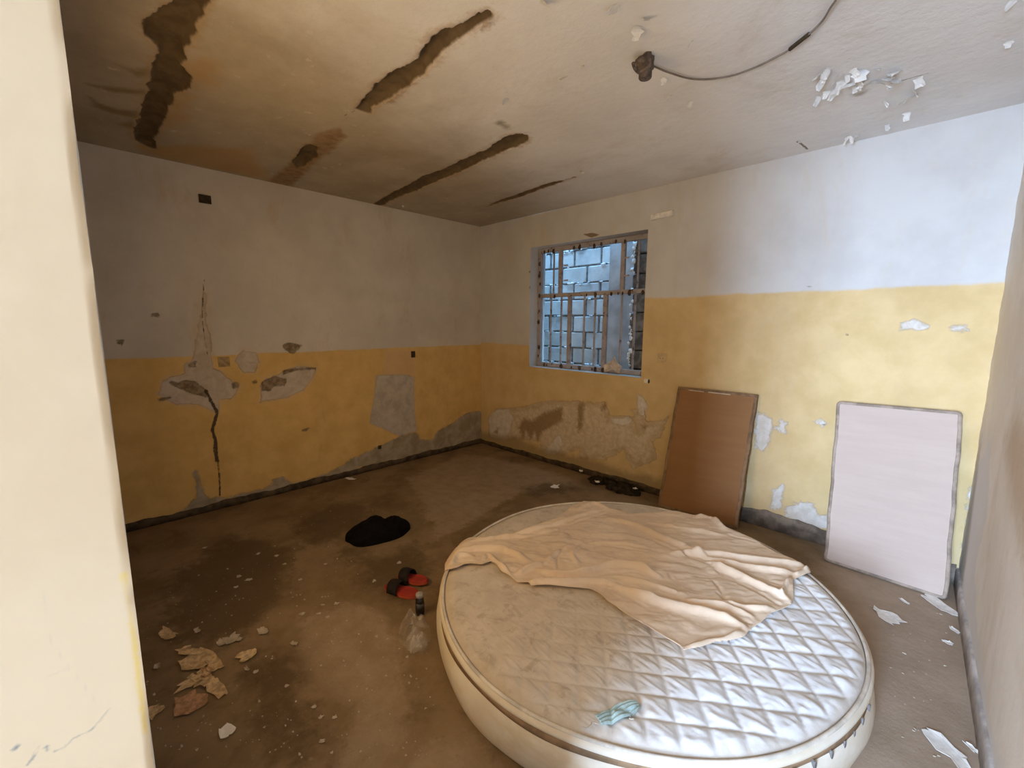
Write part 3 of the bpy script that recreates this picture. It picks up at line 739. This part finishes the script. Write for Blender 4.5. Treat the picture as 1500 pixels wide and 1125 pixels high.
def board_mat(name, a, b, stain, scale=(1, 1, 8)):
    M = Mat(name, .75, .3)
    c = M.mottle(a, b, 3, .3, .7, 7, 0, scale)
    c = M.mix(M.ramp(M.noise(2.2, 6, .65, .4), .5, .72, 0, .5), c, stain)
    M.addh(M.noise(30, 6, .7, 0, (1, 1, 5)), .3)
    return M.done(c, .35, .006)
m_b1 = board_mat('brown_hardboard', (.285,.14,.055), (.305,.155,.062), (.24,.13,.06))
m_b1e = simple('brown_board_edge', (.25,.155,.085), .8, .3, 10, .35)
m_b2 = board_mat('pale_hardboard', (.50,.385,.32), (.53,.415,.345), (.48,.365,.29))
m_b2e = simple('pale_board_edge', (.34,.265,.205), .8, .3, 14, .3)
def fl(px, d=0): x, y = onF([px])[0]; return (x, y, 0.004)
yl = -.035
def bw(px, y): return hit([px], (0, 1, 0), y)[0]
tl = bw((993,566), -.045); tr = bw((1110,578), -.045)
br_ = np.array(fl((1079, 776))); bl_ = br_+np.array([-(tr[0]-tl[0])-.012, -.03, 0])
b1, pl1, w1, h1 = board('leaning_board', 'brown rectangular board leaning on the back wall below right of the window', (bl_, br_, tr, tl), .006, .03, m_b1, m_b1e, .003, .022, 3, .0025)
mb = MB()
for x0, x1 in ((.10, .235), (.27, .45)):
    a = [pl1(x0*w1/.65, h1-.020, .002), pl1(x1*w1/.65, h1-.020, .002), pl1(x1*w1/.65, h1-.028, .002), pl1(x0*w1/.65, h1-.027, .002)]
    mb.add(a, [(0, 1, 2, 3), (3, 2, 1, 0)])
mb.build('chipped_edge_strip', simple('pale_fibre', (.62,.52,.40), .9, .2), b1)['label'] = 'pale chipped strip along the top edge'
tl = bw((1226,587), -.045); tr = bw((1412,603), -.045)
br_ = np.array(fl((1388, 882))); bl_ = np.array(fl((1206, 822)))
board('leaning_board', 'pale pinkish board with rounded corners leaning on the back wall by the right corner', (bl_, br_, tr, tl), .03, .035, m_b2, m_b2e, .010, .018, 5, .002)

# ------------------------------------------------------------------ black cloth bundle
kc = Z(480, 730, 9.375)
bo = onF(kc((250,680),(500,765),(740,735),(900,680),(1050,580),(1130,470)))
ctr = (onF(kc((255,640))) + onF(kc((1140,470))))[0]/2
axd = (onF(kc((1140,470)))-onF(kc((255,660))))[0]; la = np.linalg.norm(axd)/2; axd /= np.linalg.norm(axd); ayd = np.array([-axd[1], axd[0]])
lb = .14; ctr = ctr+ayd*.05
n1, n2 = 40, 90
TH, PH = np.meshgrid(np.linspace(0, PI/2, n1+1), np.linspace(0, 2*PI, n2+1), indexing='ij')
dx, dy, dz = np.sin(TH)*np.cos(PH), np.sin(TH)*np.sin(PH), np.cos(TH)
rad = 1+.05*np.sin(3*PH+1)+.04*np.sin(5*PH)
ridge = .10*np.exp(-((dx-.55)/.16)**2)*1.0-.10*np.exp(-((dx-.3)/.12)**2)+.10*np.exp(-((dx+.05)/.25)**2)
hh = .135*np.clip(dz, 0, 1)**.55*(1-.25*np.abs(dx)+ridge*1.5) + .02*fbm(dx*2+5, dy*6+5, 2.2, 4, 61)*np.sin(TH)**.5*dz**.3
lx = la*dx*rad; ly = lb*dy*rad
V = np.stack([ctr[0]+axd[0]*lx+ayd[0]*ly, ctr[1]+axd[1]*lx+ayd[1]*ly, np.clip(hh, 0.002, 1)], -1)
m_black = simple('black_cloth', (.006,.005,.005), .95, .08, 20, .4)
o = mesh('cloth_bundle', V.reshape(-1, 3), quads(n1, n2, flip=False), m_black)
tag(o, 'crumpled black cloth bundle lying alone on the dark floor', 'cloth')

# ------------------------------------------------------------------ red sandals, dark bottle, clear bag by the mattress
ks = Z(540, 820, 7.03)
m_red = simple('red_foam', (.33,.03,.016), .6, .4, 20, .2)
m_org = simple('red_sole_edge', (.42,.075,.03), .6, .4, 20, .2)
m_strap = simple('black_strap', (.02,.014,.012), .8, .2)
def sandal(label, heel, toe, width, tilt=0.0, strap_at=.62, arch=.05, z0=.0):
    h_, t_ = onF([heel])[0], onF([toe])[0]; d = t_-h_; L = np.linalg.norm(d); d /= L; s = np.array([-d[1], d[0]])
    root = thing('sandal', label, 'sandal', (*((h_+t_)/2), 0), 'red and black sandals beside the mattress')
    N = 44
    def ol(k):
        a = 2*PI*k/N; u = .5-.5*math.cos(a); sg = 1 if a < PI else -1
        wv = (math.sin(PI*min(max(u, .0), 1))**.5)*(.78+.34*u-.18*math.exp(-((u-.42)/.16)**2))
        return u*L, sg*wv*width/2
    def P(x, y, z): return (h_[0]+d[0]*x+s[0]*y, h_[1]+d[1]*x+s[1]*y, z0+z+tilt*(x/L))
    lay = [(.93, .002), (1, .006), (1, .020), (.97, .027), (.90, .028)]
    vs = [P((ol(k)[0]-L/2)*q+L/2, ol(k)[1]*q, z) for q, z in lay for k in range(N)]
    fs = [(a*N+k, a*N+(k+1) % N, (a+1)*N+(k+1) % N, (a+1)*N+k) for a in range(len(lay)-1) for k in range(N)]
    fs += [tuple(range(N-1, -1, -1)), tuple(range((len(lay)-1)*N, len(lay)*N))]
    mesh('sole', vs, fs, [m_red, m_org], root, smooth=False, mi=[1 if i < 2*N else 0 for i in range(len(fs))])
    vs = []; n = 14
    for i in range(n+1):
        a = PI*i/n
        for x in (-.035, -.012, .012, .035):
            vs.append(P(strap_at*L+x-.01*math.sin(a), math.cos(a)*width*.51, .018+arch*math.sin(a)**.8*(1-.12*abs(x)/.035)))
    fs = [(i*4+j, i*4+j+1, i*4+5+j, i*4+4+j) for i in range(n) for j in range(3)]
    o = mesh('strap', vs, fs, m_strap, root); o.modifiers.new('thick', 'SOLIDIFY').thickness = .004
    return root
sandal('red sandal with a broad black strap, nearer the camera, in front of the dark bottle', ks((165,300))[0], ks((520,395))[0], .10, 0, .36, .055)
sandal('red sandal with a black arched strap, lying behind the other against the mattress', ks((300,190))[0], ks((610,270))[0], .095, .012, .34, .06)
bp = onF(ks((530,560)))[0]
root = thing('bottle', 'small dark bottle with a pale grey cap standing against the mattress', 'bottle', (bp[0], bp[1], 0))
m_bot = simple('dark_plastic', (.014,.010,.009), .3, .5)
MB().lathe([(.020,.001),(.024,.004),(.025,.02),(.025,.085),(.022,.098),(.014,.106),(.013,.110)], (bp[0], bp[1], 0), 24).build('bottle_body', m_bot, root, True)
MB().lathe([(.0255,.03),(.0255,.075)], (bp[0], bp[1], 0), 24).build('label_band', simple('worn_label', (.05,.045,.045), .5, .4, 40, .6), root, True)
MB().lathe([(.019,.108),(.022,.110),(.0225,.124),(.021,.129),(.016,.131)], (bp[0], bp[1], 0), 24).build('cap', simple('grey_cap', (.36,.34,.31), .5, .4), root, True)
M = Mat('clear_plastic', .25, .6)
tr_ = M.t.nodes.new('ShaderNodeBsdfTransparent'); ms = M.t.nodes.new('ShaderNodeMixShader')
M.set(ms.inputs[0], M.ramp(M.noise(12, 5, .6, .5), .40, .68, .08, .48))
M.done((.55,.50,.43))
M.t.links.new(tr_.outputs[0], ms.inputs[1]); M.t.links.new(M.bsdf.outputs[0], ms.inputs[2])
M.t.links.new(ms.outputs[0], M.t.nodes['Material Output'].inputs['Surface'])
bo = onF(ks((300,870),(320,720),(400,640),(620,680),(660,890),(570,1030),(400,960)))
lo, hi = bo.min(0), bo.max(0)
A, B, nu, nv = grid2(lo[0], hi[0], lo[1], hi[1], .006)
sd = poly_sd(A, B, bo)+.02*fbm(A, B, 12, 3, 71)
ins = sd < 0; keep = ins[:-1, :-1] & ins[1:, :-1] & ins[1:, 1:] & ins[:-1, 1:]
keep &= (np.hypot(A-MC[0], B-MC[1]) > MR+.03)[:-1, :-1]
hz = np.clip(-sd/.05, 0, 1)**.6*(.045+.11*np.abs(fbm(A, B, 11, 3, 72))+.05*np.abs(fbm(A, B, 26, 2, 73)))+.003
V = np.stack([A, B, hz], -1).reshape(-1, 3); fc = quads(nu, nv, keep=keep)
used = np.unique(fc); remap = -np.ones(len(V), int); remap[used] = np.arange(len(used))
o = mesh('plastic_bag', V[used], remap[fc], M.m, smooth=False)
tag(o, 'crumpled clear plastic bag on the floor against the left side of the mattress', 'bag')

# ------------------------------------------------------------------ wall and ceiling fittings
m_boxdark = simple('dark_box', (.05,.035,.02), .8, .2, 30, .4)
m_ivory = simple('ivory_plastic', (.80,.74,.62), .6, .4, 20, .15)
m_ivory2 = simple('aged_trunking', (.78,.74,.68), .6, .4, 20, .15)
def left_box(name, label, cat, px, w, h, m, inner=None, t=.012):
    y, z = onL([px])[0]
    r = thing(name, label, cat, (0, y, z))
    mb = MB()
    if inner is None: mb.cbox((-.004, y-w/2, z-h/2), (t, y+w/2, z+h/2), .002)
    else:
        e_ = w*.16
        mb.box((-.004, y-w/2, z-h/2), (t, y-w/2+e_, z+h/2)).box((-.004, y+w/2-e_, z-h/2), (t, y+w/2, z+h/2))
        mb.box((.0, y-w/2+e_, z-h/2), (t, y+w/2-e_, z-h/2+e_)).box((0, y-w/2+e_, z+h/2-e_), (t, y+w/2-e_, z+h/2))
    mb.build('cover' if inner is None else 'box_rim', m, r)
    if inner is not None: MB().box((.0, y-w/2+e_, z-h/2+e_), (.004, y+w/2-e_, z+h/2-e_)).build('box_back', inner, r)
    return r
m_rimb = simple('yellow_painted_rim', (.42,.29,.13), .8, .2, 30, .3)
left_box('socket_box', 'empty square socket box above the big plaster scar on the left wall', 'socket box', (328,530), .085, .085, m_rimb, simple('box_inside', (.40,.29,.16), .9, .2, 30, .3))
left_box('junction_box', 'small dark square box high on the left wall near the ceiling', 'junction box', (300,292), .085, .065, m_boxdark, m_boxdark)
left_box('wall_switch', 'small dark switch on the left wall above the grey cement patch', 'switch', (605,519), .05, .075, m_boxdark)
left_box('cable_outlet', 'tiny dark outlet low on the left wall beside the floor stain', 'outlet', (556,655), .035, .04, m_boxdark)
def back_box(px, w, h, m, name, part, label, cat, t=.012, tilt=0.0):
    x, z = onB([px])[0]; r = thing(name, label, cat, (x, 0, z))
    mb = MB().cbox((x-w/2, -t, z-h/2), (x+w/2, .004, z+h/2), .002)
    ca, sa = math.cos(tilt), math.sin(tilt)
    mb.v = [(x+(a-x)*ca-(c_-z)*sa, b, z+(a-x)*sa+(c_-z)*ca) for a, b, c_ in mb.v]
    mb.build(part, m, r); return r, x, z
m_sock = simple('painted_socket', (.58,.43,.24), .7, .3, 20, .15)
r, x, z = back_box((970,524), .085, .085, m_sock, 'power_socket', 'cover_plate', 'yellow painted power socket on the back wall right of the window', 'socket', .010)
for dx in (-.012, .012): MB().tube([(x+dx, -.0115, z-.006), (x+dx, -.006, z-.006)], .004, 8).build('pin_hole', m_boxdark, r)
r, x, z = back_box((948,558), .052, .04, m_ivory, 'wall_switch', 'switch_box', 'small ivory box on the back wall below the window corner', 'switch', .02)
MB().box((x+.018, -.021, z-.016), (x+.026, 0, z+.016)).build('side_gap', m_boxdark, r)
r, x, z = back_box((972,316), .20, .048, m_ivory2, 'trunking_piece', 'cover', 'short pale plastic strip fixed high beside the top right window corner', 'trunking', .04, .02)
MB().cbox((x-.105, -.044, z-.028), (x-.062, 0, z+.018), .002).build('end_cap', m_ivory2, r)

lp = hit([(945, 82)], (0, 0, 1), H)[0]
root = thing('ceiling_light', 'broken dark lamp holder hanging from a hole in the middle of the ceiling', 'light fitting', (lp[0], lp[1], H))
m_fit = simple('burnt_fitting', (.13,.10,.085), .8, .3, 40, .5)
vs, fs = blob((lp[0], lp[1], H-.03), .042, 5, 10, (1, 1, .9), .22); mesh('lamp_rose', vs, fs, m_fit, root)
MB().lathe([(.026,-.10),(.030,-.095),(.030,-.05),(.024,-.03)], (lp[0]+.005, lp[1], H), 14).build('lamp_holder', m_fit, root, True)
def under(px, dz): return tuple(hit([px], (0, 0, 1), H-dz)[0])
kf = Z(860, 20, 7.5)
hk = [under(kf(a)[0], dz) for a, dz in (((690,490),.08),((690,560),.10),((640,605),.11),((575,645),.11),((525,600),.105),((505,545),.10))]
MB().tube(smooth_path(hk, 5), [.008]*26, 6).build('wire_tail', m_fit, root, True)
root = thing('ceiling_cable', 'thin cable running across the ceiling from the broken lamp holder', 'cable', under((1060, 112), .006))
pth = [under(p, .012) for p in ((950,92),(962,99),(982,107),(1010,115),(1040,116),(1075,110),(1110,97),(1140,82),(1157,72),(1185,50),(1205,30),(1216,12),(1227,-4),(1240,-30))]
m_cab = simple('grey_cable', (.20,.165,.14), .7, .3)
MB().tube(smooth_path(pth, 6), .0042, 6).build('cable', m_cab, root, True)
MB().tube(smooth_path(pth[8:10], 6), .009, 8).build('tape_wrap', m_boxdark, root, True)

# peeling flakes of ceiling paint (parts of the ceiling)
m_flake = simple('peeling_paint', (.72,.70,.67), .85, .2, 20, .1)
def curl(c, w, l, rot, lift, seed, name, m, parent=None, hang=False):
    r = np.random.RandomState(seed); n = 5; vs = []
    ca, sa = math.cos(rot), math.sin(rot)
    jag = r.uniform(.7, 1.1, (n, 2))
    for i in range(n):
        for j in range(n):
            u, v_ = i/(n-1)-.5, j/(n-1)-.5
            ww = w*(.55+.45*math.sin(PI*(j+.6)/(n+.2)))*jag[j, 0]
            x, y = u*ww, v_*l*(1+.12*r.randn()*(j in (0, n-1)))
            if i in (0, n-1) or j in (0, n-1): x += .09*w*r.randn(); y += .07*l*r.randn()
            z = lift*((v_+.5)**2 if hang else abs(v_)*1.2*abs(v_)+.3*u*u*4)*(1+.2*jag[i, 1])
            vs.append((c[0]+x*ca-y*sa, c[1]+x*sa+y*ca, c[2]+(-z if hang else z)))
    fs = [(i*n+j, (i+1)*n+j, (i+1)*n+j+1, i*n+j+1) for i in range(n-1) for j in range(n-1)]
    return mesh(name, vs, fs, m, parent, smooth=False)
fl_px = [(370,300,110,55),(440,270,80,40),(440,320,40,40),(545,318,60,35),(395,362,50,30),(630,320,35,25),(695,265,60,40),(755,285,80,30),
         (570,385,70,60),(650,375,110,45),(730,350,90,45),(790,380,60,60),(690,430,40,30),(520,455,80,60),(440,468,50,35),(365,515,60,25),
         (940,365,70,90),(1005,325,60,50),(1065,260,70,110),(1060,320,80,70),(1215,490,70,110),(1240,445,60,40),(980,553,45,35),(1175,662,50,30),(1000,762,40,22),(630,880,40,35),(665,875,40,45),(725,858,50,35),(1290,345,70,30),(910,245,35,40)]
for k, (a, b, w, l) in enumerate(fl_px):
    c0 = under(k6((a, b))[0], .004); sc = 1/6.25/250
    big = k in (16, 18, 19, 20)
    curl((c0[0], c0[1], H-.003), w*sc*1.2, l*sc*1.5, rng.rand()*6, .045 if big else .018+.02*rng.rand(), k, 'paint_flake', m_flake, ceiling, True)
for k, (a, b, w) in enumerate([(900,12,16),(947,25,12),(933,45,14),(826,112,10),(797,2,10),(853,95,7),(972,115,8),(980,140,9),(1012,150,9),(1012,60,6),(740,145,10),(852,250,12),(872,262,6),(1055,245,8),(1050,262,8),(1170,205,8),(1483,0,10),(1478,62,9),(655,290,6),(590,300,8),(582,302,8)]):
    c0 = under((a, b), .004); curl((c0[0], c0[1], H-.003), w/260, w/300, rng.rand()*6, .012+.012*rng.rand(), 100+k, 'paint_flake', m_flake, ceiling, True)

# ------------------------------------------------------------------ debris on the floor
m_tan = simple('tan_flake', (.60,.43,.24), .9, .2, 40, .3)
m_tan2 = simple('russet_flake', (.50,.29,.16), .9, .2, 40, .3)
m_chip = simple('pale_chip', (.46,.38,.29), .9, .2, 30, .15)
m_whitec = simple('white_chip', (.84,.80,.74), .85, .2, 30, .1)
def flake(px, wpx, hpx, rot, m, label, name='paint_flake', cat='flake', group='flakes of paint on the floor', lift=.012, seed=None):
    x, y = onF([px])[0]; dist = np.linalg.norm(np.array([x, y, 0])-CAM); k = dist/CF
    o = curl((x, y, .0035), hpx*k*(1.55 if wpx > 12 else 1.1), wpx*k*(.95 if wpx > 12 else .75), rot, lift, seed or int(px[0]*7+px[1]), name, m)
    o.modifiers.new('thick', 'SOLIDIFY').thickness = .0015
    return tag(o, label, cat, group)
kd = Z(210, 900, 6.25)
VR = math.radians
big = [((430,345),30,9,m_tan,'long tan paint flake at the upper left of the flake heap'),
       ((515,425),32,20,m_tan,'largest tan paint flake in the heap on the left floor'),
       ((650,470),24,9,m_tan,'ragged tan flake on the right end of the flake heap'),
       ((580,540),17,6,m_tan2,'narrow reddish flake in the middle of the flake heap'),
       ((530,595),26,13,m_tan,'broad tan flake in the lower middle of the flake heap'),
       ((420,640),15,16,m_tan,'pale crumpled flake at the lower left of the flake heap'),
       ((670,690),34,9,m_tan,'long tan flake just below the right side of the heap'),
       ((430,815),28,17,m_tan2,'separate large tan flake below the flake heap'),
       ((100,900),18,10,m_tan,'tan flake close beside the foot of the doorway jamb'),
       ((945,385),17,13,m_tan,'squarish tan flake to the right of the flake heap'),
       ((220,190),26,7,m_tan,'long tan flake above the flake heap near the jamb'),
       ((490,160),11,6,m_chip,'small pale chip directly above the flake heap'),
       ((130,490),11,5,m_chip,'small pale chip between the jamb and the flake heap'),
       ((720,270),13,7,m_chip,'left one of the pale chips in a row behind the heap'),
       ((800,240),15,9,m_chip,'middle one of the pale chips in a row behind the heap'),
       ((880,240),8,5,m_chip,'right one of the pale chips in a row behind the heap'),
       ((950,515),10,3,m_chip,'thin pale sliver right of the flake heap'),
       ((770,1085),16,9,m_whitec,'white pointed chip on the floor nearest the bottom of the doorway'),
       ((1090,165),13,7,m_chip,'pale chip by the dark stain right of the flake heap'),
       ((1380,280),10,5,m_chip,'pale chip beside the lighter floor patch')]
for k, (p, w, h_, m, lab) in enumerate(big):
    flake(kd(p)[0], w, h_, VR(-75+rng.randint(-18, 18)), m, lab, lift=.016)
for px, w, h_, rot, lab in [((1300,903),24,12,.9,'white triangular chip on the floor right of the mattress'),
        ((1376,887),34,9,.75,'long white chip at the foot of the pale board'), ((1398,924),12,5,.6,'small white chip against the right skirting'),
        ((1389,943),10,6,.5,'small white chip below the one against the right skirting'), ((1387,1097),36,13,.75,'large white flake on the floor at the lower right'),
        ((1325,882),12,4,.8,'thin white chip in front of the pale board'), ((1423,1097),12,6,.7,'white chip by the skirting at the lower right'),
        ((513,702),15,5,-1.2,'white chip against the dark skirting of the left wall')]:
    flake(px, w, h_, rot, m_whitec, lab, 'plaster_chip', 'chip', 'white chips on the floor', .008)
for px in [(378,812),(417,827),(477,827),(473,887),(493,885),(443,900),(467,900),(480,905),(383,925),(420,1006),(460,1037),(470,1052),(490,1052),(472,1087),
           (585,825),(548,852),(362,962),(375,985),(405,815),(300,803),(350,845),(440,850),(346,861),(365,850)]:
    flake(px, 4+4*rng.rand(), 3+2*rng.rand(), rng.rand()*3, m_chip, 'small pale chip scattered over the dark left part of the floor', 'plaster_chip', 'chip', 'small pale chips on the dark floor', .006)
mb = MB()
r2 = np.random.RandomState(5)
FL = [o_.data.vertices[12].co for o_ in COL.objects if o_.type == 'MESH' and o_.get('category') in ('flake', 'chip')]
for k in range(420):
    if k < 330: px = (r2.uniform(215, 640), r2.uniform(740, 1120))
    else: px = (r2.uniform(1215, 1440), r2.uniform(790, 1120))
    x, y = onF([px])[0]
    if np.hypot(x-MC[0], y-MC[1]) < MR+.06 or y < JY0+.02 or x > 4.62 or y > -.35 or np.hypot(x-ctr[0], y-ctr[1]) < .34 or np.hypot(x-2.25, y+2.5) < .28: continue
    s = .002+.004*r2.rand()**2
    if any(math.hypot(x-a.x, y-a.y) < .06 for a in FL): continue
    mb.add(*blob((x, y, s*.4), s, k, 3, (1.3, 1, .5), .5))
o = mb.build('plaster_crumbs', m_chip, kind='stuff'); tag(o, 'fine pale plaster crumbs and grit strewn over the concrete floor', 'crumbs')
# charred heap by the back skirting
x, y = onF([(895, 715)])[0]
rootv = []; mb = MB()
for k in range(26):
    a = r2.rand()*6.28; q = r2.rand()**.5
    mb.add(*blob((x+.26*q*math.cos(a)+.02, y+.05+.10*q*math.sin(a)*1.0, .012+.02*(1-q)), .03+.03*r2.rand(), k, 6, (1.3, 1, .55), .35))
o = mb.build('charred_rubbish', simple('char', (.035,.026,.018), .95, .1, 20, .5), smooth=True)
o['kind'] = 'stuff'; tag(o, 'dark charred rubbish heaped on the floor at the foot of the back wall', 'rubbish')
for px, w, h_, rot, lab in [((851,695),10,5,.6,'white shard left of the charred rubbish by the back wall'), ((875,711),8,7,2.4,'white shard at the left edge of the charred rubbish'),
        ((890,703),7,5,.5,'white shard on top of the charred rubbish'), ((813,714),14,7,.4,'grey chip on the floor left of the charred rubbish'), ((930,721),6,6,1.0,'pale shard right of the charred rubbish')]:
    o = flake(px, w, h_, rot, m_whitec, lab, 'plaster_chip', 'chip', 'shards around the charred rubbish', .02)
    if 'rubbish' in lab and 'grey' not in lab: o.location.z = .075 if 'top of' in lab else .03
for px, lab in [((1102,756),'pale crumb on the floor right of the brown board'), ((1112,767),'pale crumb between the boards nearest the mattress'), ((1180,765),'pale crumb left of the pale board')]:
    flake(px, 9, 5, rng.rand()*3, m_chip, lab, 'plaster_chip', 'chip', 'crumbs between the boards', .01)

# ------------------------------------------------------------------ light
def area(name, loc, target, sx, sy, power, col, spread=PI):
    l = bpy.data.lights.new(name, 'AREA'); l.shape = 'RECTANGLE'; l.size = sx; l.size_y = sy; l.energy = power; l.color = col; l.spread = spread
    o = link(bpy.data.objects.new(name, l)); o.location = loc
    d = Vector(target)-Vector(loc); o.rotation_euler = d.to_track_quat('-Z', 'Y').to_euler(); return o
area('doorway_daylight', (4.41, -8.0, 1.75), (4.41, 0, 1.75), 1.1, 3.1, 1070, (.52, .71, 1.0))
area('added_warm_fill', (2.5, -4.10, 1.6), (2.5, 0, 1.5), 1.25, 1.15, 29, (1.0, .67, .295))  # added warm fill lamp behind the made-up front wall opening
area('light_well_sky', (1.0, .6, 4.2), (1.0, .62, 0), 4.5, .62, 235, (.30, .64, 1.0))
sl = bpy.data.lights.new('sun', 'SUN'); sl.energy = 11; sl.angle = .02; sl.color = (1, .97, .80)
so_ = link(bpy.data.objects.new('sun', sl)); so_.rotation_euler = Vector((-.45, -.55, -1)).to_track_quat('-Z', 'Y').to_euler()
wd = bpy.data.worlds.new('sky'); scene.world = wd; wd.use_nodes = True
bg = wd.node_tree.nodes['Background']; bg.inputs[0].default_value = (.7, .85, 1, 1); bg.inputs[1].default_value = .15

# ------------------------------------------------------------------ camera
cd = bpy.data.cameras.new('camera'); cam = link(bpy.data.objects.new('camera', cd))
cd.sensor_fit = 'HORIZONTAL'; cd.sensor_width = 36; cd.lens = CF*36/1500; cd.clip_start = .02
Mx = Matrix.Identity(4)
for i in range(3): Mx[i][0] = R2[i]; Mx[i][1] = U2[i]; Mx[i][2] = -F_[i]; Mx[i][3] = CAM[i]
cam.matrix_world = Mx
scene.camera = cam
scene.view_settings.view_transform = 'Standard'; scene.view_settings.look = 'None'
scene.view_settings.gamma = 1; scene.view_settings.use_curve_mapping = False
scene.view_settings.exposure = 0.0
scene.cycles.use_denoising = True
scene.cycles.max_bounces = 8; scene.cycles.diffuse_bounces = 6; scene.cycles.adaptive_threshold = .05
